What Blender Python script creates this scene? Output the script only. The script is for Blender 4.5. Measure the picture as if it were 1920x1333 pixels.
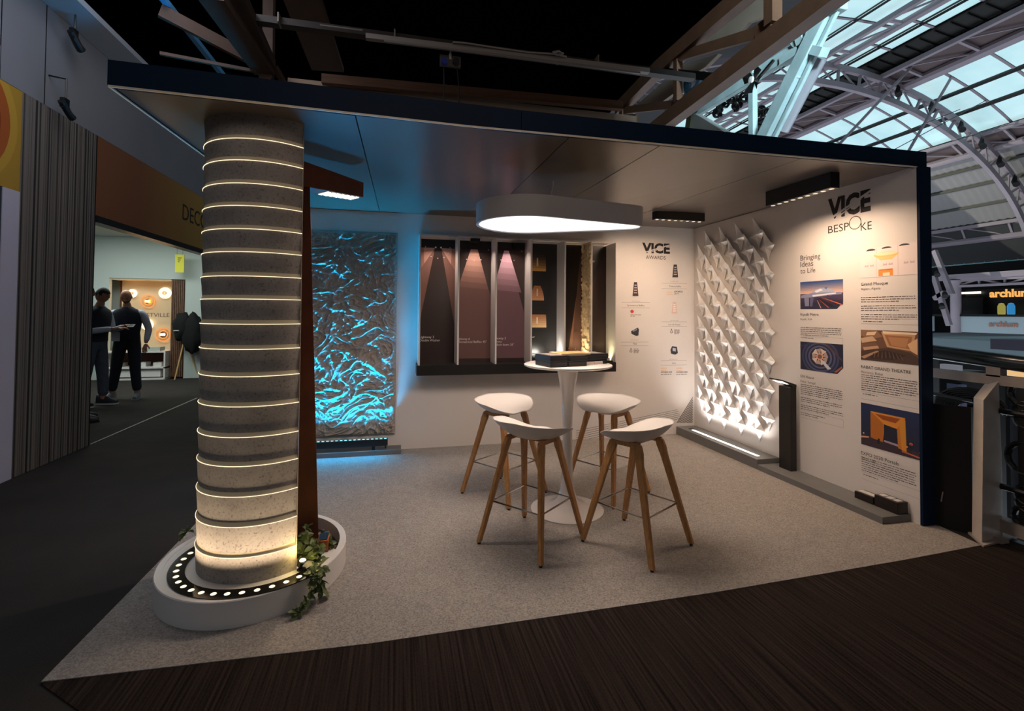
import bpy, bmesh, math, random
from mathutils import Vector, Matrix, noise
import numpy as np
PI = math.pi
rnd = random.Random(7)
S = bpy.context.scene
COL = S.collection
for o in list(bpy.data.objects): bpy.data.objects.remove(o)

# ------------------------------------------------------------------ camera
F, CY = 906.77, 566.28
PIT, ROL, YAW = 0.0228, 0.00767, -0.23037
CAM = Vector((-3.5301, -5.2580, 1.4466))
fw = Vector((-math.sin(YAW)*math.cos(PIT), math.cos(YAW)*math.cos(PIT), math.sin(PIT)))
r0 = Vector((math.cos(YAW), math.sin(YAW), 0)); u0 = r0.cross(fw)
cr = r0*math.cos(ROL) + u0*math.sin(ROL); cu = cr.cross(fw)
cd = bpy.data.cameras.new('camera'); cam = bpy.data.objects.new('camera', cd); COL.objects.link(cam)
cam.matrix_world = Matrix(((cr.x, cu.x, -fw.x, CAM.x), (cr.y, cu.y, -fw.y, CAM.y), (cr.z, cu.z, -fw.z, CAM.z), (0, 0, 0, 1)))
cd.sensor_width = 36; cd.lens = F/1920*36; cd.shift_y = (CY-666.5)/1920; cd.clip_start = .05; cd.clip_end = 300
S.camera = cam
def at(px, py, x=None, y=None, z=None):
    """surveying helper: where a sight line meets a real plane"""
    d = fw + cr*((px-960)/F) + cu*((CY-py)/F)
    if x is not None: t = (x-CAM.x)/d.x
    elif y is not None: t = (y-CAM.y)/d.y
    else: t = (z-CAM.z)/d.z
    return CAM + d*t

# ------------------------------------------------------------------ world, exposure, room lights
S.view_settings.view_transform = 'Standard'; S.view_settings.look = 'None'
S.view_settings.gamma = 1; S.view_settings.use_curve_mapping = False; S.view_settings.exposure = 0.10
W = bpy.data.worlds.new('world'); S.world = W; W.use_nodes = True
W.node_tree.nodes['Background'].inputs[0].default_value = (.55, .72, .85, 1)
W.node_tree.nodes['Background'].inputs[1].default_value = .07

def srgb(c):
    if isinstance(c, str): c = tuple(int(c[i:i+2], 16)/255 for i in (0, 2, 4))
    return tuple((v/12.92 if v <= .04045 else ((v+.055)/1.055)**2.4) for v in c)
def light(kind, name, loc, col, power, target=None, size=.1, size2=None, spot=60, blend=.5, spread=None, up=None):
    l = bpy.data.lights.new(name, kind); l.color = col; l.energy = power
    if kind == 'AREA':
        l.size = size
        if size2: l.shape = 'RECTANGLE'; l.size_y = size2
        if spread: l.spread = math.radians(spread)
    elif kind == 'SPOT':
        l.spot_size = math.radians(spot); l.spot_blend = blend; l.shadow_soft_size = size
    else: l.shadow_soft_size = size
    o = bpy.data.objects.new(name, l); COL.objects.link(o); o.location = loc
    if target is not None:
        z = (Vector(loc)-Vector(target)).normalized()
        x = Vector(up) if up else (Vector((0, 0, 1)).cross(z))
        if x.length < 1e-4: x = Vector((1, 0, 0))
        x = (x - z*x.dot(z)).normalized(); y = z.cross(x)
        m = Matrix((x, y, z)).transposed().to_4x4(); m.translation = Vector(loc); o.matrix_world = m
    return o
WARM = (1.0, .71, .49); NEUT = (1.0, .79, .64); BLUE = (.0, .46, 1.0)
# track lights on the canopy, washing the two white walls
light('AREA', 'wash_right_wall', (-.45, -2.07, 2.365), WARM, 11, (-.12, -2.07, .9), .55, .05, spread=140, up=(0, 1, 0))
light('AREA', 'wash_back_wall', (-.74, -.80, 2.40), WARM, 8, (-.74, -.10, 1.0), .5, .05, spread=130, up=(1, 0, 0))
# pendant over the table
light('AREA', 'pendant_glow', (-2.5, -2.0, 2.045), NEUT, 26, (-2.5, -2.0, 0), .9, .6)
# blue bar below the crinkled relief
light('AREA', 'blue_bar', (-4.06, -.150, .172), BLUE, 30, (-4.06, -.05, 2.4), .86, .02, spread=70, up=(1, 0, 0))
light('AREA', 'blue_spill', (-4.06, -.13, .168), (.0, .42, 1.0), 20, (-4.06, -1.5, 2.5), .86, .02, spread=110, up=(1, 0, 0))
light('AREA', 'blue_floor_spill', (-4.06, -.172, .14), (.0, .45, 1.0), 3.5, (-4.06, -1.0, -.15), .86, .02, up=(1, 0, 0))
# linear uplight below the folded stars
light('AREA', 'star_uplight', (-.15, -.70, .112), (1, .93, .86), 8, (-.05, -.70, 2.0), 1.05, .02, spread=100, up=(0, 1, 0))
# booth light and sun patch; the other lamps here are added fills
light('AREA', 'hall_upward_fill', (12, 9, -3.9), (.80, .89, 1.0), 3000, (12, 9, 10), 18, 30)  # unseen fill added to brighten the roof structure from below
light('AREA', 'truss_fill', (-3.2, -4.4, 3.0), (1, .70, .50), 5, (-1.8, .5, 5.0), 2.5, 1.0)  # unseen warm fill added to light the upper trusses
light('AREA', 'booth_ceiling_light', (-8.6, 4.4, 2.93), (.90, 1.0, .95), 80, (-8.6, 4.6, 0), 2.4, 1.6)
light('AREA', 'aisle_fill', (-5.25, -1.6, 4.5), (.92, .92, 1.0), 32, (-6.5, .2, .9), .8, 2.6)  # unseen fill added over the aisle floor and striped wall
light('AREA', 'column_cool_fill', (-7.2, -6.5, 3.6), (.72, .84, 1.0), 16, (-4.2, -2.4, 1.6), 1.2, 1.2)  # added cool fill aimed at the concrete column
light('AREA', 'teal_column_fill', (-1.2, -7.8, 5.6), (.66, .90, 1.0), 42, (1.2, -.3, 4.6), 1.4, 1.4, spread=26)  # added unseen fill aimed at the pale teal column
light('SPOT', 'sun_patch', (6.0, 26.0, 9.0), (1.0, .97, .80), 9000, at(1775, 372, y=11.2), .03, spot=17, blend=.05)
light('AREA', 'front_fill', (-2.4, -7.5, 4.6), (1.0, .84, .75), 17, (-2.4, -2.0, .4), 3.0, 2.0)

# ------------------------------------------------------------------ materials
MATS = {}
def nodes(m):
    nt = m.node_tree; return nt, nt.nodes['Principled BSDF'], nt.nodes.new, nt.links.new
def mat(name, col=None, rough=.5, metal=0., var=0., scale=8., bump=0., bscale=None, emit=None, estr=1., spec=None, stretch=None, trans=0.):
    if name in MATS: return MATS[name]
    m = bpy.data.materials.new(name); m.use_nodes = True; MATS[name] = m
    nt, b, N, L = nodes(m)
    c = srgb(col) if col is not None else (.5, .5, .5)
    b.inputs['Base Color'].default_value = (*c, 1)
    b.inputs['Roughness'].default_value = rough; b.inputs['Metallic'].default_value = metal
    if spec is not None: b.inputs['Specular IOR Level'].default_value = spec
    if trans: b.inputs['Transmission Weight'].default_value = trans
    if emit is not None:
        b.inputs['Emission Color'].default_value = (*emit, 1); b.inputs['Emission Strength'].default_value = estr
    if var or bump:
        tc = N('ShaderNodeTexCoord'); mp = N('ShaderNodeMapping'); L(tc.outputs['Object'], mp.inputs[0])
        if stretch: mp.inputs['Scale'].default_value = stretch
        n = N('ShaderNodeTexNoise'); n.inputs['Scale'].default_value = scale; n.inputs['Detail'].default_value = 5
        L(mp.outputs[0], n.inputs['Vector'])
        if var:
            r = N('ShaderNodeValToRGB'); L(n.outputs['Fac'], r.inputs[0])
            r.color_ramp.elements[0].position = .32; r.color_ramp.elements[1].position = .68
            r.color_ramp.elements[0].color = (*[max(0, v*(1-var)) for v in c], 1)
            r.color_ramp.elements[1].color = (*[min(1, v*(1+var)) for v in c], 1)
            L(r.outputs[0], b.inputs['Base Color'])
        if bump:
            n2 = N('ShaderNodeTexNoise'); n2.inputs['Scale'].default_value = bscale or scale*3; n2.inputs['Detail'].default_value = 4
            L(mp.outputs[0], n2.inputs['Vector'])
            bp = N('ShaderNodeBump'); bp.inputs['Strength'].default_value = bump; bp.inputs['Distance'].default_value = .01
            L(n2.outputs['Fac'], bp.inputs['Height']); L(bp.outputs[0], b.inputs['Normal'])
    return m
def pcol(c, rough=.6):
    """flat print colour"""
    return mat('print_'+c, c, rough)
def glow(name, c, s): return mat(name, '111111', .4, emit=c, estr=s)

M_WALL = mat('white_wall_print', 'dcd6d2', .45, var=.015, scale=3)
M_NAVY = mat('navy_laminate', '0a2039', .55, var=.08, scale=4, spec=.12)
M_BLACK = mat('black_metal', '121110', .4, var=.15, scale=20)
M_GREYP = mat('grey_plinth_paint', '6d6c6b', .55, var=.05, scale=12)
M_WHITEP = mat('white_lacquer', 'e6e2de', .3, var=.02, scale=5)
M_CHROME = mat('chrome', 'd8d8d8', .12, metal=1)
M_WOOD = mat('oak_leg', 'b5824e', .45, var=.22, scale=14, stretch=(6, 6, .7), bump=.05)
M_CORTEN = mat('corten_steel', '6f3a20', .6, var=.22, scale=9, bump=.1)
M_TRUSSB = mat('brown_painted_steel', '64432f', .6, var=.15, scale=5, bump=.1)
M_TRUSSW = mat('white_painted_steel', 'a9aeb0', .5, var=.1, scale=3)
M_TEAL = mat('pale_teal_painted_iron', 'a6bcbe', .85, var=.15, scale=4, bump=.1)
M_RIM = mat('warm_white_edge', 'e8ddc8', .4)
M_SEAT = mat('white_seat_shell', 'e2dcd6', .38)

def ramp_speckle(m, base, dark, scale=60, bump=.25, big=6, lo=.40, hi=.55, bigd=.66):
    nt, b, N, L = nodes(m)
    tc = N('ShaderNodeTexCoord'); n1 = N('ShaderNodeTexNoise'); n1.inputs['Scale'].default_value = scale; n1.inputs['Detail'].default_value = 6; n1.inputs['Roughness'].default_value = .7
    n2 = N('ShaderNodeTexNoise'); n2.inputs['Scale'].default_value = big; n2.inputs['Detail'].default_value = 6
    L(tc.outputs['Object'], n1.inputs[0]); L(tc.outputs['Object'], n2.inputs[0])
    r1 = N('ShaderNodeValToRGB'); r1.color_ramp.elements[0].position = lo; r1.color_ramp.elements[1].position = hi
    r1.color_ramp.elements[0].color = (*srgb(dark), 1); r1.color_ramp.elements[1].color = (*srgb(base), 1)
    r2 = N('ShaderNodeValToRGB'); r2.color_ramp.elements[0].position = .3; r2.color_ramp.elements[1].position = .7
    r2.color_ramp.elements[0].color = (bigd, bigd, bigd*1.02, 1); r2.color_ramp.elements[1].color = (1, 1, 1, 1)
    mx = N('ShaderNodeMixRGB'); mx.blend_type = 'MULTIPLY'; mx.inputs[0].default_value = 1
    L(n1.outputs['Fac'], r1.inputs[0]); L(n2.outputs['Fac'], r2.inputs[0])
    L(r1.outputs[0], mx.inputs[1]); L(r2.outputs[0], mx.inputs[2]); L(mx.outputs[0], b.inputs['Base Color'])
    bp = N('ShaderNodeBump'); bp.inputs['Strength'].default_value = bump; bp.inputs['Distance'].default_value = .004
    L(n1.outputs['Fac'], bp.inputs['Height']); L(bp.outputs[0], b.inputs['Normal'])
M_CONC = mat('concrete_panel', 'a39d97', .75); ramp_speckle(M_CONC, 'b0a79f', '7a716a', 85, .25, 7, .33, .47, .74)
M_CARPET = mat('light_grey_carpet', '9a9590', .95, spec=.1); ramp_speckle(M_CARPET, 'b0a8a1', '7d7772', 130, .5, 9, .36, .60, .90)
M_DARKC = mat('charcoal_aisle_carpet', '33322f', .95, spec=.1); ramp_speckle(M_DARKC, '423f3c', '302d2b', 240, .5, 3, .35, .65, .8)
def stripe_carpet():
    m = mat('brown_striped_carpet', '2b2522', .95, spec=.1); nt, b, N, L = nodes(m)
    tc = N('ShaderNodeTexCoord'); mp = N('ShaderNodeMapping'); mp.inputs['Scale'].default_value = (90, 1.2, 1)
    L(tc.outputs['Object'], mp.inputs[0]); n = N('ShaderNodeTexNoise'); n.inputs['Scale'].default_value = 1; n.inputs['Detail'].default_value = 4
    L(mp.outputs[0], n.inputs[0]); n2 = N('ShaderNodeTexNoise'); n2.inputs['Scale'].default_value = 180; L(tc.outputs['Object'], n2.inputs[0])
    ad = N('ShaderNodeMath'); ad.operation = 'MULTIPLY_ADD'; ad.inputs[1].default_value = .35; L(n2.outputs['Fac'], ad.inputs[0]); L(n.outputs['Fac'], ad.inputs[2])
    r = N('ShaderNodeValToRGB'); r.color_ramp.elements[0].position = .5; r.color_ramp.elements[1].position = .9
    r.color_ramp.elements[0].color = (*srgb('161110'), 1); r.color_ramp.elements[1].color = (*srgb('3d322d'), 1)
    L(ad.outputs[0], r.inputs[0]); L(r.outputs[0], b.inputs['Base Color'])
    bp = N('ShaderNodeBump'); bp.inputs['Strength'].default_value = .6; bp.inputs['Distance'].default_value = .004; L(ad.outputs[0], bp.inputs['Height']); L(bp.outputs[0], b.inputs['Normal'])
    return m
M_STRIPEC = stripe_carpet()

# ------------------------------------------------------------------ building helpers
def tag(o, label=None, cat=None, group=None, kind=None):
    if label: o['label'] = label
    if cat: o['category'] = cat
    if group: o['group'] = group
    if kind: o['kind'] = kind
    return o
def thing(name, label, cat, loc=(0, 0, 0), rz=0, group=None):
    o = bpy.data.objects.new(name, None); COL.objects.link(o); o.location = loc; o.rotation_euler = (0, 0, rz)
    o.empty_display_size = .1
    return tag(o, label, cat, group)
def rootloc(p):
    v = Vector((0, 0, 0))
    while p is not None: v = v+Vector(p.location); p = p.parent
    return v
class MB:
    def __init__(s): s.v = []; s.f = []; s.mi = []; s.m = 0
    def add(s, vs, fs):
        k = len(s.v); s.v += [tuple(v) for v in vs]; s.f += [tuple(i+k for i in f) for f in fs]; s.mi += [s.m]*len(fs); return s
    def box(s, x0, x1, y0, y1, z0, z1):
        x0, x1 = sorted((x0, x1)); y0, y1 = sorted((y0, y1)); z0, z1 = sorted((z0, z1))
        return s.add([(x0, y0, z0), (x1, y0, z0), (x1, y1, z0), (x0, y1, z0), (x0, y0, z1), (x1, y0, z1), (x1, y1, z1), (x0, y1, z1)],
                     [(0, 3, 2, 1), (4, 5, 6, 7), (0, 1, 5, 4), (1, 2, 6, 5), (2, 3, 7, 6), (3, 0, 4, 7)])
    def obox(s, c, ax, ay, az, hx, hy, hz):
        c = Vector(c); ax = Vector(ax).normalized()*hx; ay = Vector(ay).normalized()*hy; az = Vector(az).normalized()*hz
        P = [c+ax*i+ay*j+az*k for k in (-1, 1) for i, j in ((-1, -1), (1, -1), (1, 1), (-1, 1))]
        return s.add(P, [(0, 3, 2, 1), (4, 5, 6, 7), (0, 1, 5, 4), (1, 2, 6, 5), (2, 3, 7, 6), (3, 0, 4, 7)])
    def bar(s, a, b, w=.05, h=None, up=(0, 0, 1)):
        a = Vector(a); b = Vector(b); d = b-a; z = d.normalized(); u = Vector(up)
        if abs(z.dot(u)) > .98: u = Vector((0, 1, 0))
        x = z.cross(u).normalized(); y = x.cross(z)
        return s.obox((a+b)/2, x, z, y, w/2, d.length/2, (h or w)/2)
    def ring(s, c, x, y, r, n, ry=None):
        return [Vector(c)+Vector(x)*(r*math.cos(2*PI*i/n))+Vector(y)*((ry or r)*math.sin(2*PI*i/n)) for i in range(n)]
    def tube(s, pts, r, n=8, caps=True):
        pts = [Vector(p) for p in pts]; rs = r if isinstance(r, (list, tuple)) else [r]*len(pts); vs = []; fs = []
        px = None
        for i, p in enumerate(pts):
            d = (pts[min(i+1, len(pts)-1)]-pts[max(i-1, 0)]).normalized()
            if px is None: px = d.cross(Vector((0, 0, 1))); px = px if px.length > .05 else d.cross(Vector((0, 1, 0)))
            px = (px-d*px.dot(d)).normalized(); py = d.cross(px)
            vs += s.ring(p, px, py, rs[i], n)
        for i in range(len(pts)-1):
            for j in range(n): a = i*n+j; b = i*n+(j+1) % n; fs.append((a, b, b+n, a+n))
        if caps: fs.append(tuple(range(n))[::-1]); fs.append(tuple(range((len(pts)-1)*n, len(pts)*n)))
        return s.add(vs, fs)
    def lathe(s, c, prof, n=32, sx=1, sy=1, cap0=False, cap1=False):
        vs = []; fs = []
        for r, z in prof: vs += [(c[0]+r*sx*math.cos(2*PI*i/n), c[1]+r*sy*math.sin(2*PI*i/n), c[2]+z) for i in range(n)]
        for i in range(len(prof)-1):
            for j in range(n): a = i*n+j; b = i*n+(j+1) % n; fs.append((a, b, b+n, a+n))
        if cap0: fs.append(tuple(range(n))[::-1])
        if cap1: fs.append(tuple(range((len(prof)-1)*n, len(prof)*n)))
        return s.add(vs, fs)
    def prism(s, poly, d):
        """planar polygon (3-D points) extruded by vector d"""
        P = [Vector(p) for p in poly]; n = len(P); d = Vector(d)
        nrm = Vector((0, 0, 0))
        for i in range(n): nrm += P[i].cross(P[(i+1) % n])
        if nrm.dot(d) > 0: P = P[::-1]
        return s.add(P+[p+d for p in P], [tuple(range(n)), tuple(range(2*n-1, n-1, -1))]+[(i, i+n, (i+1) % n+n, (i+1) % n) for i in range(n)])
    def grid(s, P):
        h = len(P); w = len(P[0])
        return s.add([p for r in P for p in r], [(i*w+j, i*w+j+1, (i+1)*w+j+1, (i+1)*w+j) for i in range(h-1) for j in range(w-1)])
    def build(s, name, m, parent=None, smooth=False, bevel=0, local=False, tagk=None, seg=2):
        vs = s.v; me = bpy.data.meshes.new(name)
        if parent is not None and not local: off = rootloc(parent)
        elif parent is None and not local:
            a = np.array(vs); off = Vector(((a[:, 0].min()+a[:, 0].max())/2, (a[:, 1].min()+a[:, 1].max())/2, a[:, 2].min()))
        else: off = Vector((0, 0, 0))
        me.from_pydata([(v[0]-off.x, v[1]-off.y, v[2]-off.z) for v in vs], [], s.f)
        ms = m if isinstance(m, (list, tuple)) else [m]
        for q in ms: me.materials.append(q)
        if len(ms) > 1:
            me.polygons.foreach_set('material_index', s.mi)
        me.update()
        o = bpy.data.objects.new(name, me); COL.objects.link(o)
        if parent is not None: o.parent = parent
        elif not local: o.location = off
        if smooth:
            me.polygons.foreach_set('use_smooth', [True]*len(me.polygons))
            if smooth != True: me.set_sharp_from_angle(angle=math.radians(smooth))
        if bevel:
            b = o.modifiers.new('bevel', 'BEVEL'); b.width = bevel; b.segments = seg; b.limit_method = 'ANGLE'
        if tagk: tag(o, **tagk)
        return o
def dup(o, parent=None, first=True):
    c = o.copy(); COL.objects.link(c); c.parent = parent
    for ch in [q for q in COL.objects if q.parent == o]: dup(ch, c, False)
    return c
def copy_tree(o):
    kids = {}
    for q in list(COL.objects):
        if q.parent: kids.setdefault(q.parent, []).append(q)
    def rec(a, par):
        c = a.copy(); COL.objects.link(c); c.parent = par
        for k in kids.get(a, []): rec(k, c)
        return c
    return rec(o, None)

# writing: (origin, right, up) of the surface it is printed on
def text_mesh(s, bold=0., spacing=1.):
    cu_ = bpy.data.curves.new('lettering', 'FONT'); cu_.body = s; cu_.size = 1; cu_.offset = bold; cu_.space_character = spacing
    cu_.resolution_u = 3
    o = bpy.data.objects.new('tmp', cu_); me0 = o.to_mesh(); me = me0.copy(); o.to_mesh_clear(); bpy.data.objects.remove(o)
    return me
def write(parent, s, p0, right, up, width, m, bold=0., height=None, off=.0012, name='lettering', label=None, spacing=1., depth=0):
    me = text_mesh(s, bold, spacing); n = len(me.vertices)
    if n == 0: return None
    a = np.empty(n*3); me.vertices.foreach_get('co', a); a = a.reshape(-1, 3)
    lo = a.min(0); hi = a.max(0); kx = width/(hi[0]-lo[0]); ky = (height/(hi[1]) if height else kx)
    R = Vector(right).normalized(); U = Vector(up).normalized(); Nn = R.cross(U); org = Vector(p0)-rootloc(parent)+Nn*off
    out = [org+R*((v[0]-lo[0])*kx)+U*(v[1]*ky) for v in a]
    me.vertices.foreach_set('co', np.array([tuple(v) for v in out]).ravel())
    me.materials.clear(); me.materials.append(m); me.update(); me.name = name
    o = bpy.data.objects.new(name, me); COL.objects.link(o); o.parent = parent
    if depth:
        md = o.modifiers.new('solid', 'SOLIDIFY'); md.thickness = depth; md.offset = 1
    if label: o['label'] = label
    return o
INK = pcol('2a2322'); 
# ================================================================== SETTING: the stand
def zfront(x): return float(np.interp(x, [-4.75, -3.9, -3.0, -.93, 0], [2.42, 2.415, 2.425, 2.470, 2.5]))
def cz(x, y): return 2.5-(2.5-zfront(x))*max(0, min(1.05, -y/2.75))
tag(MB().box(-.16-4.86, .1, 0, .1, 0, 2.5).build('wall_back', M_WALL), kind='structure')
WB = bpy.data.objects['wall_back']
tag(MB().box(0, .09, -2.62, .1, 0, 2.5).build('wall_right', M_WALL), kind='structure')
WR = bpy.data.objects['wall_right']
# light grey stand carpet with its pointed front corner, a hair above the aisle carpet
cp = [(-4.86, .0), (-4.85, -1.75), (-4.855, -2.35), (-4.862, -2.985), (-3.62, -3.036), (-1.91, -3.02), (-.6, -2.97), (.075, -2.93), (.12, -2.64), (.12, 0)]
tag(MB().prism([(x, y, 0) for x, y in cp], (0, 0, .004)).build('floor_stand', M_CARPET), kind='structure')
tag(MB().box(-16, .35, -12, 14, -.3, -.004).build('floor', M_DARKC), kind='structure')
tag(MB().prism([(x, y, -.004) for x, y in [(-4.72, -2.98), (-4.86, -2.99), (-4.6, -3.2), (-4.7, -12), (.35, -12), (.35, -2.93), (-1.9, -2.98)]], (0, 0, .0045)).build('floor_striped_carpet', M_STRIPEC), kind='structure')
tag(MB().add([at(168, 833, z=.0), at(171, 833, z=.0), at(372, 746, z=.0), at(368, 746, z=0)], [(0, 1, 2, 3)]).build('trim_1', pcol('8e8a80')), kind='structure')
TR1 = bpy.data.objects['trim_1']; TR1.location.z = .0015
# canopy
M_CAN = mat('bronze_laminate_ceiling', '4b423c', .30, var=.04, scale=30, stretch=(1, 8, 1), spec=.9)
cn = MB().box(-4.74, .09, -2.60, .1, 2.53, 2.55); ceil = cn.build('ceiling', M_BLACK); tag(ceil, kind='structure')
def edge_y(x): return -2.62-.23*(x/-4.75)
edges = [-4.752, -3.735, -2.60, -2.03, -1.10, -.002]; fe = [-4.752, -3.75, -2.61, -2.03, -.98, -.002]
for i in range(5):
    a, b = edges[i]+.003, edges[i+1]-.003; a2, b2 = fe[i]+.003, fe[i+1]-.003
    P = [(a, -.002), (b, -.002), (b2, edge_y(b2)+.03), (a2, edge_y(a2)+.03)]
    lo = [(x, y, cz(x, y)) for x, y in P]; hi = [(x, y, 2.53) for x, y in P]
    MB().add(lo+hi, [(0, 1, 2, 3), (7, 6, 5, 4), (0, 4, 5, 1), (1, 5, 6, 2), (2, 6, 7, 3), (3, 7, 4, 0)]).build('ceiling_panel', M_CAN, ceil)
# navy portal frame: fascia boards, end fascia and upright
fr = thing('portal_frame', 'dark navy laminate fascia and upright framing the front of the white stand', 'frame', (.05, -2.64, 0))
xs = [-4.75, -2.9, -1.02, .10]
for i in range(3):
    a, b = xs[i]+(.0 if i == 0 else .0015), xs[i+1]-.0015
    vs = []
    for x in (a, b):
        y = edge_y(x); z = cz(x, y)
        vs += [(x, y, z-.004), (x, y+.03, z-.004), (x, y+.03, z+.11), (x, y, z+.11)]
    MB().add(vs, [(0, 1, 2, 3)[::-1], (4, 5, 6, 7), (0, 4, 5, 1)[::-1], (1, 5, 6, 2)[::-1], (2, 6, 7, 3)[::-1], (3, 7, 4, 0)[::-1]]).build('fascia_board', M_NAVY, fr)
vs = []
for y in (edge_y(-4.75)+.0, .1):
    z = cz(-4.75, y); vs += [(-4.765, y, z-.004), (-4.7505, y, z-.004), (-4.7505, y, z+.11), (-4.765, y, z+.11)]
MB().add(vs, [(0, 3, 2, 1), (4, 5, 6, 7), (0, 1, 5, 4), (1, 2, 6, 5), (2, 3, 7, 6), (3, 0, 4, 7)]).build('side_fascia', M_NAVY, fr)
MB().box(-.003, .10, -2.640, -2.6205, 0, 2.495).build('upright', M_NAVY, fr)
e = MB()
for a, b in ((-4.76, -3.2), (-3.2, -1.4), (-1.4, 0)):
    e.bar((a, edge_y(a)-.002, cz(a, edge_y(a))-.006), (b, edge_y(b)-.002, cz(b, edge_y(b))-.006), .008, .008)
e.bar((-4.757, edge_y(-4.757), cz(-4.757, -2.85)-.006), (-4.757, 0, 2.494), .008, .008)
e.build('edge_trim', M_RIM, fr, tagk=dict(label='thin cream trim under the navy fascia'))

# ================================================================== round concrete column
CX, CYc, CR = -4.238, -2.350, .304
seams = [.125, .274, .421, .566, .713, .853, 1.001, 1.147, 1.28, 1.403, 1.526, 1.639, 1.758, 1.871, 1.985, 2.096, 2.21, 2.318, 2.423]
col = thing('concrete_column', 'half-round column clad in grey concrete bands with glowing seams', 'column', (CX, CYc, .125))
A0, A1 = math.radians(-46), math.radians(-46-190); NA = 48
arc = [A0+(A1-A0)*i/NA for i in range(NA+1)]
def P(r, a, z): return (CX+r*math.cos(a), CYc+r*math.sin(a), z)
M_LINE = glow('seam_led_line', (1, .80, .52), 1.5)
M_LEDGE = mat('sand_seam_profile', 'c9b998', .6, emit=(1, .78, .5), estr=.035)  # faint emission stands in for light the LED line throws on it
for i in range(len(seams)-1):
    z0, z1 = seams[i], seams[i+1]; last = i == len(seams)-2
    zt = z1 if last else z1-.022
    g = MB(); rows = []
    for r, z in ((CR-.03, z0+.0005), (CR-.002 if i else CR, z0+.0005), (CR+.005, zt), (CR-.03, zt)): rows.append([P(r, a, z) for a in arc])
    # lower edge starts right above the profile of the band below
    g.grid(rows)
    g.add([rows[k][j] for j in (0, NA) for k in range(4)], [(0, 1, 2, 3), (7, 6, 5, 4)])
    g.build('concrete_band', M_CONC, col, smooth=30)
    if not last:
        g = MB().grid([[P(CR+.0045, a, zt) for a in arc], [P(CR+.0072, a, zt) for a in arc], [P(CR+.0072, a, zt+.0026) for a in arc], [P(CR+.005, a, zt+.0026) for a in arc]])
        g.build('light_line', M_LINE, col, smooth=30)
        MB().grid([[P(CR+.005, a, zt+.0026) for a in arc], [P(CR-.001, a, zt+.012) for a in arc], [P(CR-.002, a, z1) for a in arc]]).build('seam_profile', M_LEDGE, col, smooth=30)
g = MB()
pts = [P(CR-.004, a, 0)[:2] for a in arc]
g.prism([(x, y, .125) for x, y in pts], (0, 0, 2.29)); g.build('column_core', M_BLACK, col)
for a in (A0, A1):
    q = P(CR+.004, a, 0); MB().box(q[0]-.0015, q[0]+.0025, q[1]-.001, q[1]+.006, .125, 2.42).build('edge_strip', mat('dull_edge', 'a89c88', .5), col)

# ================================================================== white oval plinth with the ring of lights
PX, PY, PA, PB, PH = -4.272, -2.298, .462, .500, .128
def ell(k, n=72, a0=0., a1=2*PI, a=PA, b=PB): return [(PX+a*k*math.cos(a0+(a1-a0)*i/n), PY+b*k*math.sin(a0+(a1-a0)*i/n)) for i in range(n+(0 if abs(a1-a0-2*PI) < 1e-6 else 1))]
pl = thing('oval_plinth', 'white oval plinth with a planting trough around the concrete column', 'plinth', (PX, PY, 0))
g = MB(); n = 96
out = ell(1, n); inn = ell(1, n, a=PA-.035, b=PB-.035)
rows = [[(x, y, z) for x, y in r]+[(r[0][0], r[0][1], z)] for r, z in ((out, .004), (out, PH-.004), (ell(.992, n), PH), (inn, PH), (inn, .03))]
g.grid(rows).build('rim', M_WHITEP, pl, smooth=40)
g = MB()  # solid deck under the light ring: the front part of the oval
deck = [p for p in ell(1, 96, a=PA-.034, b=PB-.034) if (p[0]-PX)*.62+(p[1]-PY) < .17]
deck.sort(key=lambda p: math.atan2(p[1]-PY+.1, p[0]-PX)); g.prism([(x, y, .01) for x, y in deck], (0, 0, PH-.012)); g.build('deck', M_WHITEP, pl)
g = MB(); trough = [p for p in ell(1, 96, a=PA-.036, b=PB-.036)]
g.prism([(x, y, .01) for x, y in trough], (0, 0, .045)); g.build('trough_bed', mat('dark_soil', '2c241d', .95, var=.3, scale=40, bump=.5), pl)
# gravel: loose pebbles nobody could count
g = MB()
for k in range(620):
    a = rnd.uniform(-.9, 3.2); rr = math.sqrt(rnd.random()); x = PX+(PA-.05)*rr*math.cos(a); y = PY+(PB-.05)*rr*math.sin(a)
    if (x-PX)*.62+(y-PY) < .15: continue
    s = rnd.uniform(.006, .013); c = Vector((x, y, .058+rnd.uniform(0, .018)))
    q = [c+Vector((rnd.uniform(-1, 1), rnd.uniform(-1, 1), 0)).normalized()*s*.2+Vector(d)*s*rnd.uniform(.7, 1.1) for d in ((1, 0, 0), (0, 1, 0), (-1, 0, 0), (0, -1, 0), (0, 0, .7), (0, 0, -.7))]
    g.add(q, [(0, 1, 4), (1, 2, 4), (2, 3, 4), (3, 0, 4), (1, 0, 5), (2, 1, 5), (3, 2, 5), (0, 3, 5)])
tag(g.build('gravel', mat('pale_gravel', 'a8988a', .8, var=.35, scale=60), pl), kind='stuff', label='pale pebbles in the planting trough')
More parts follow.
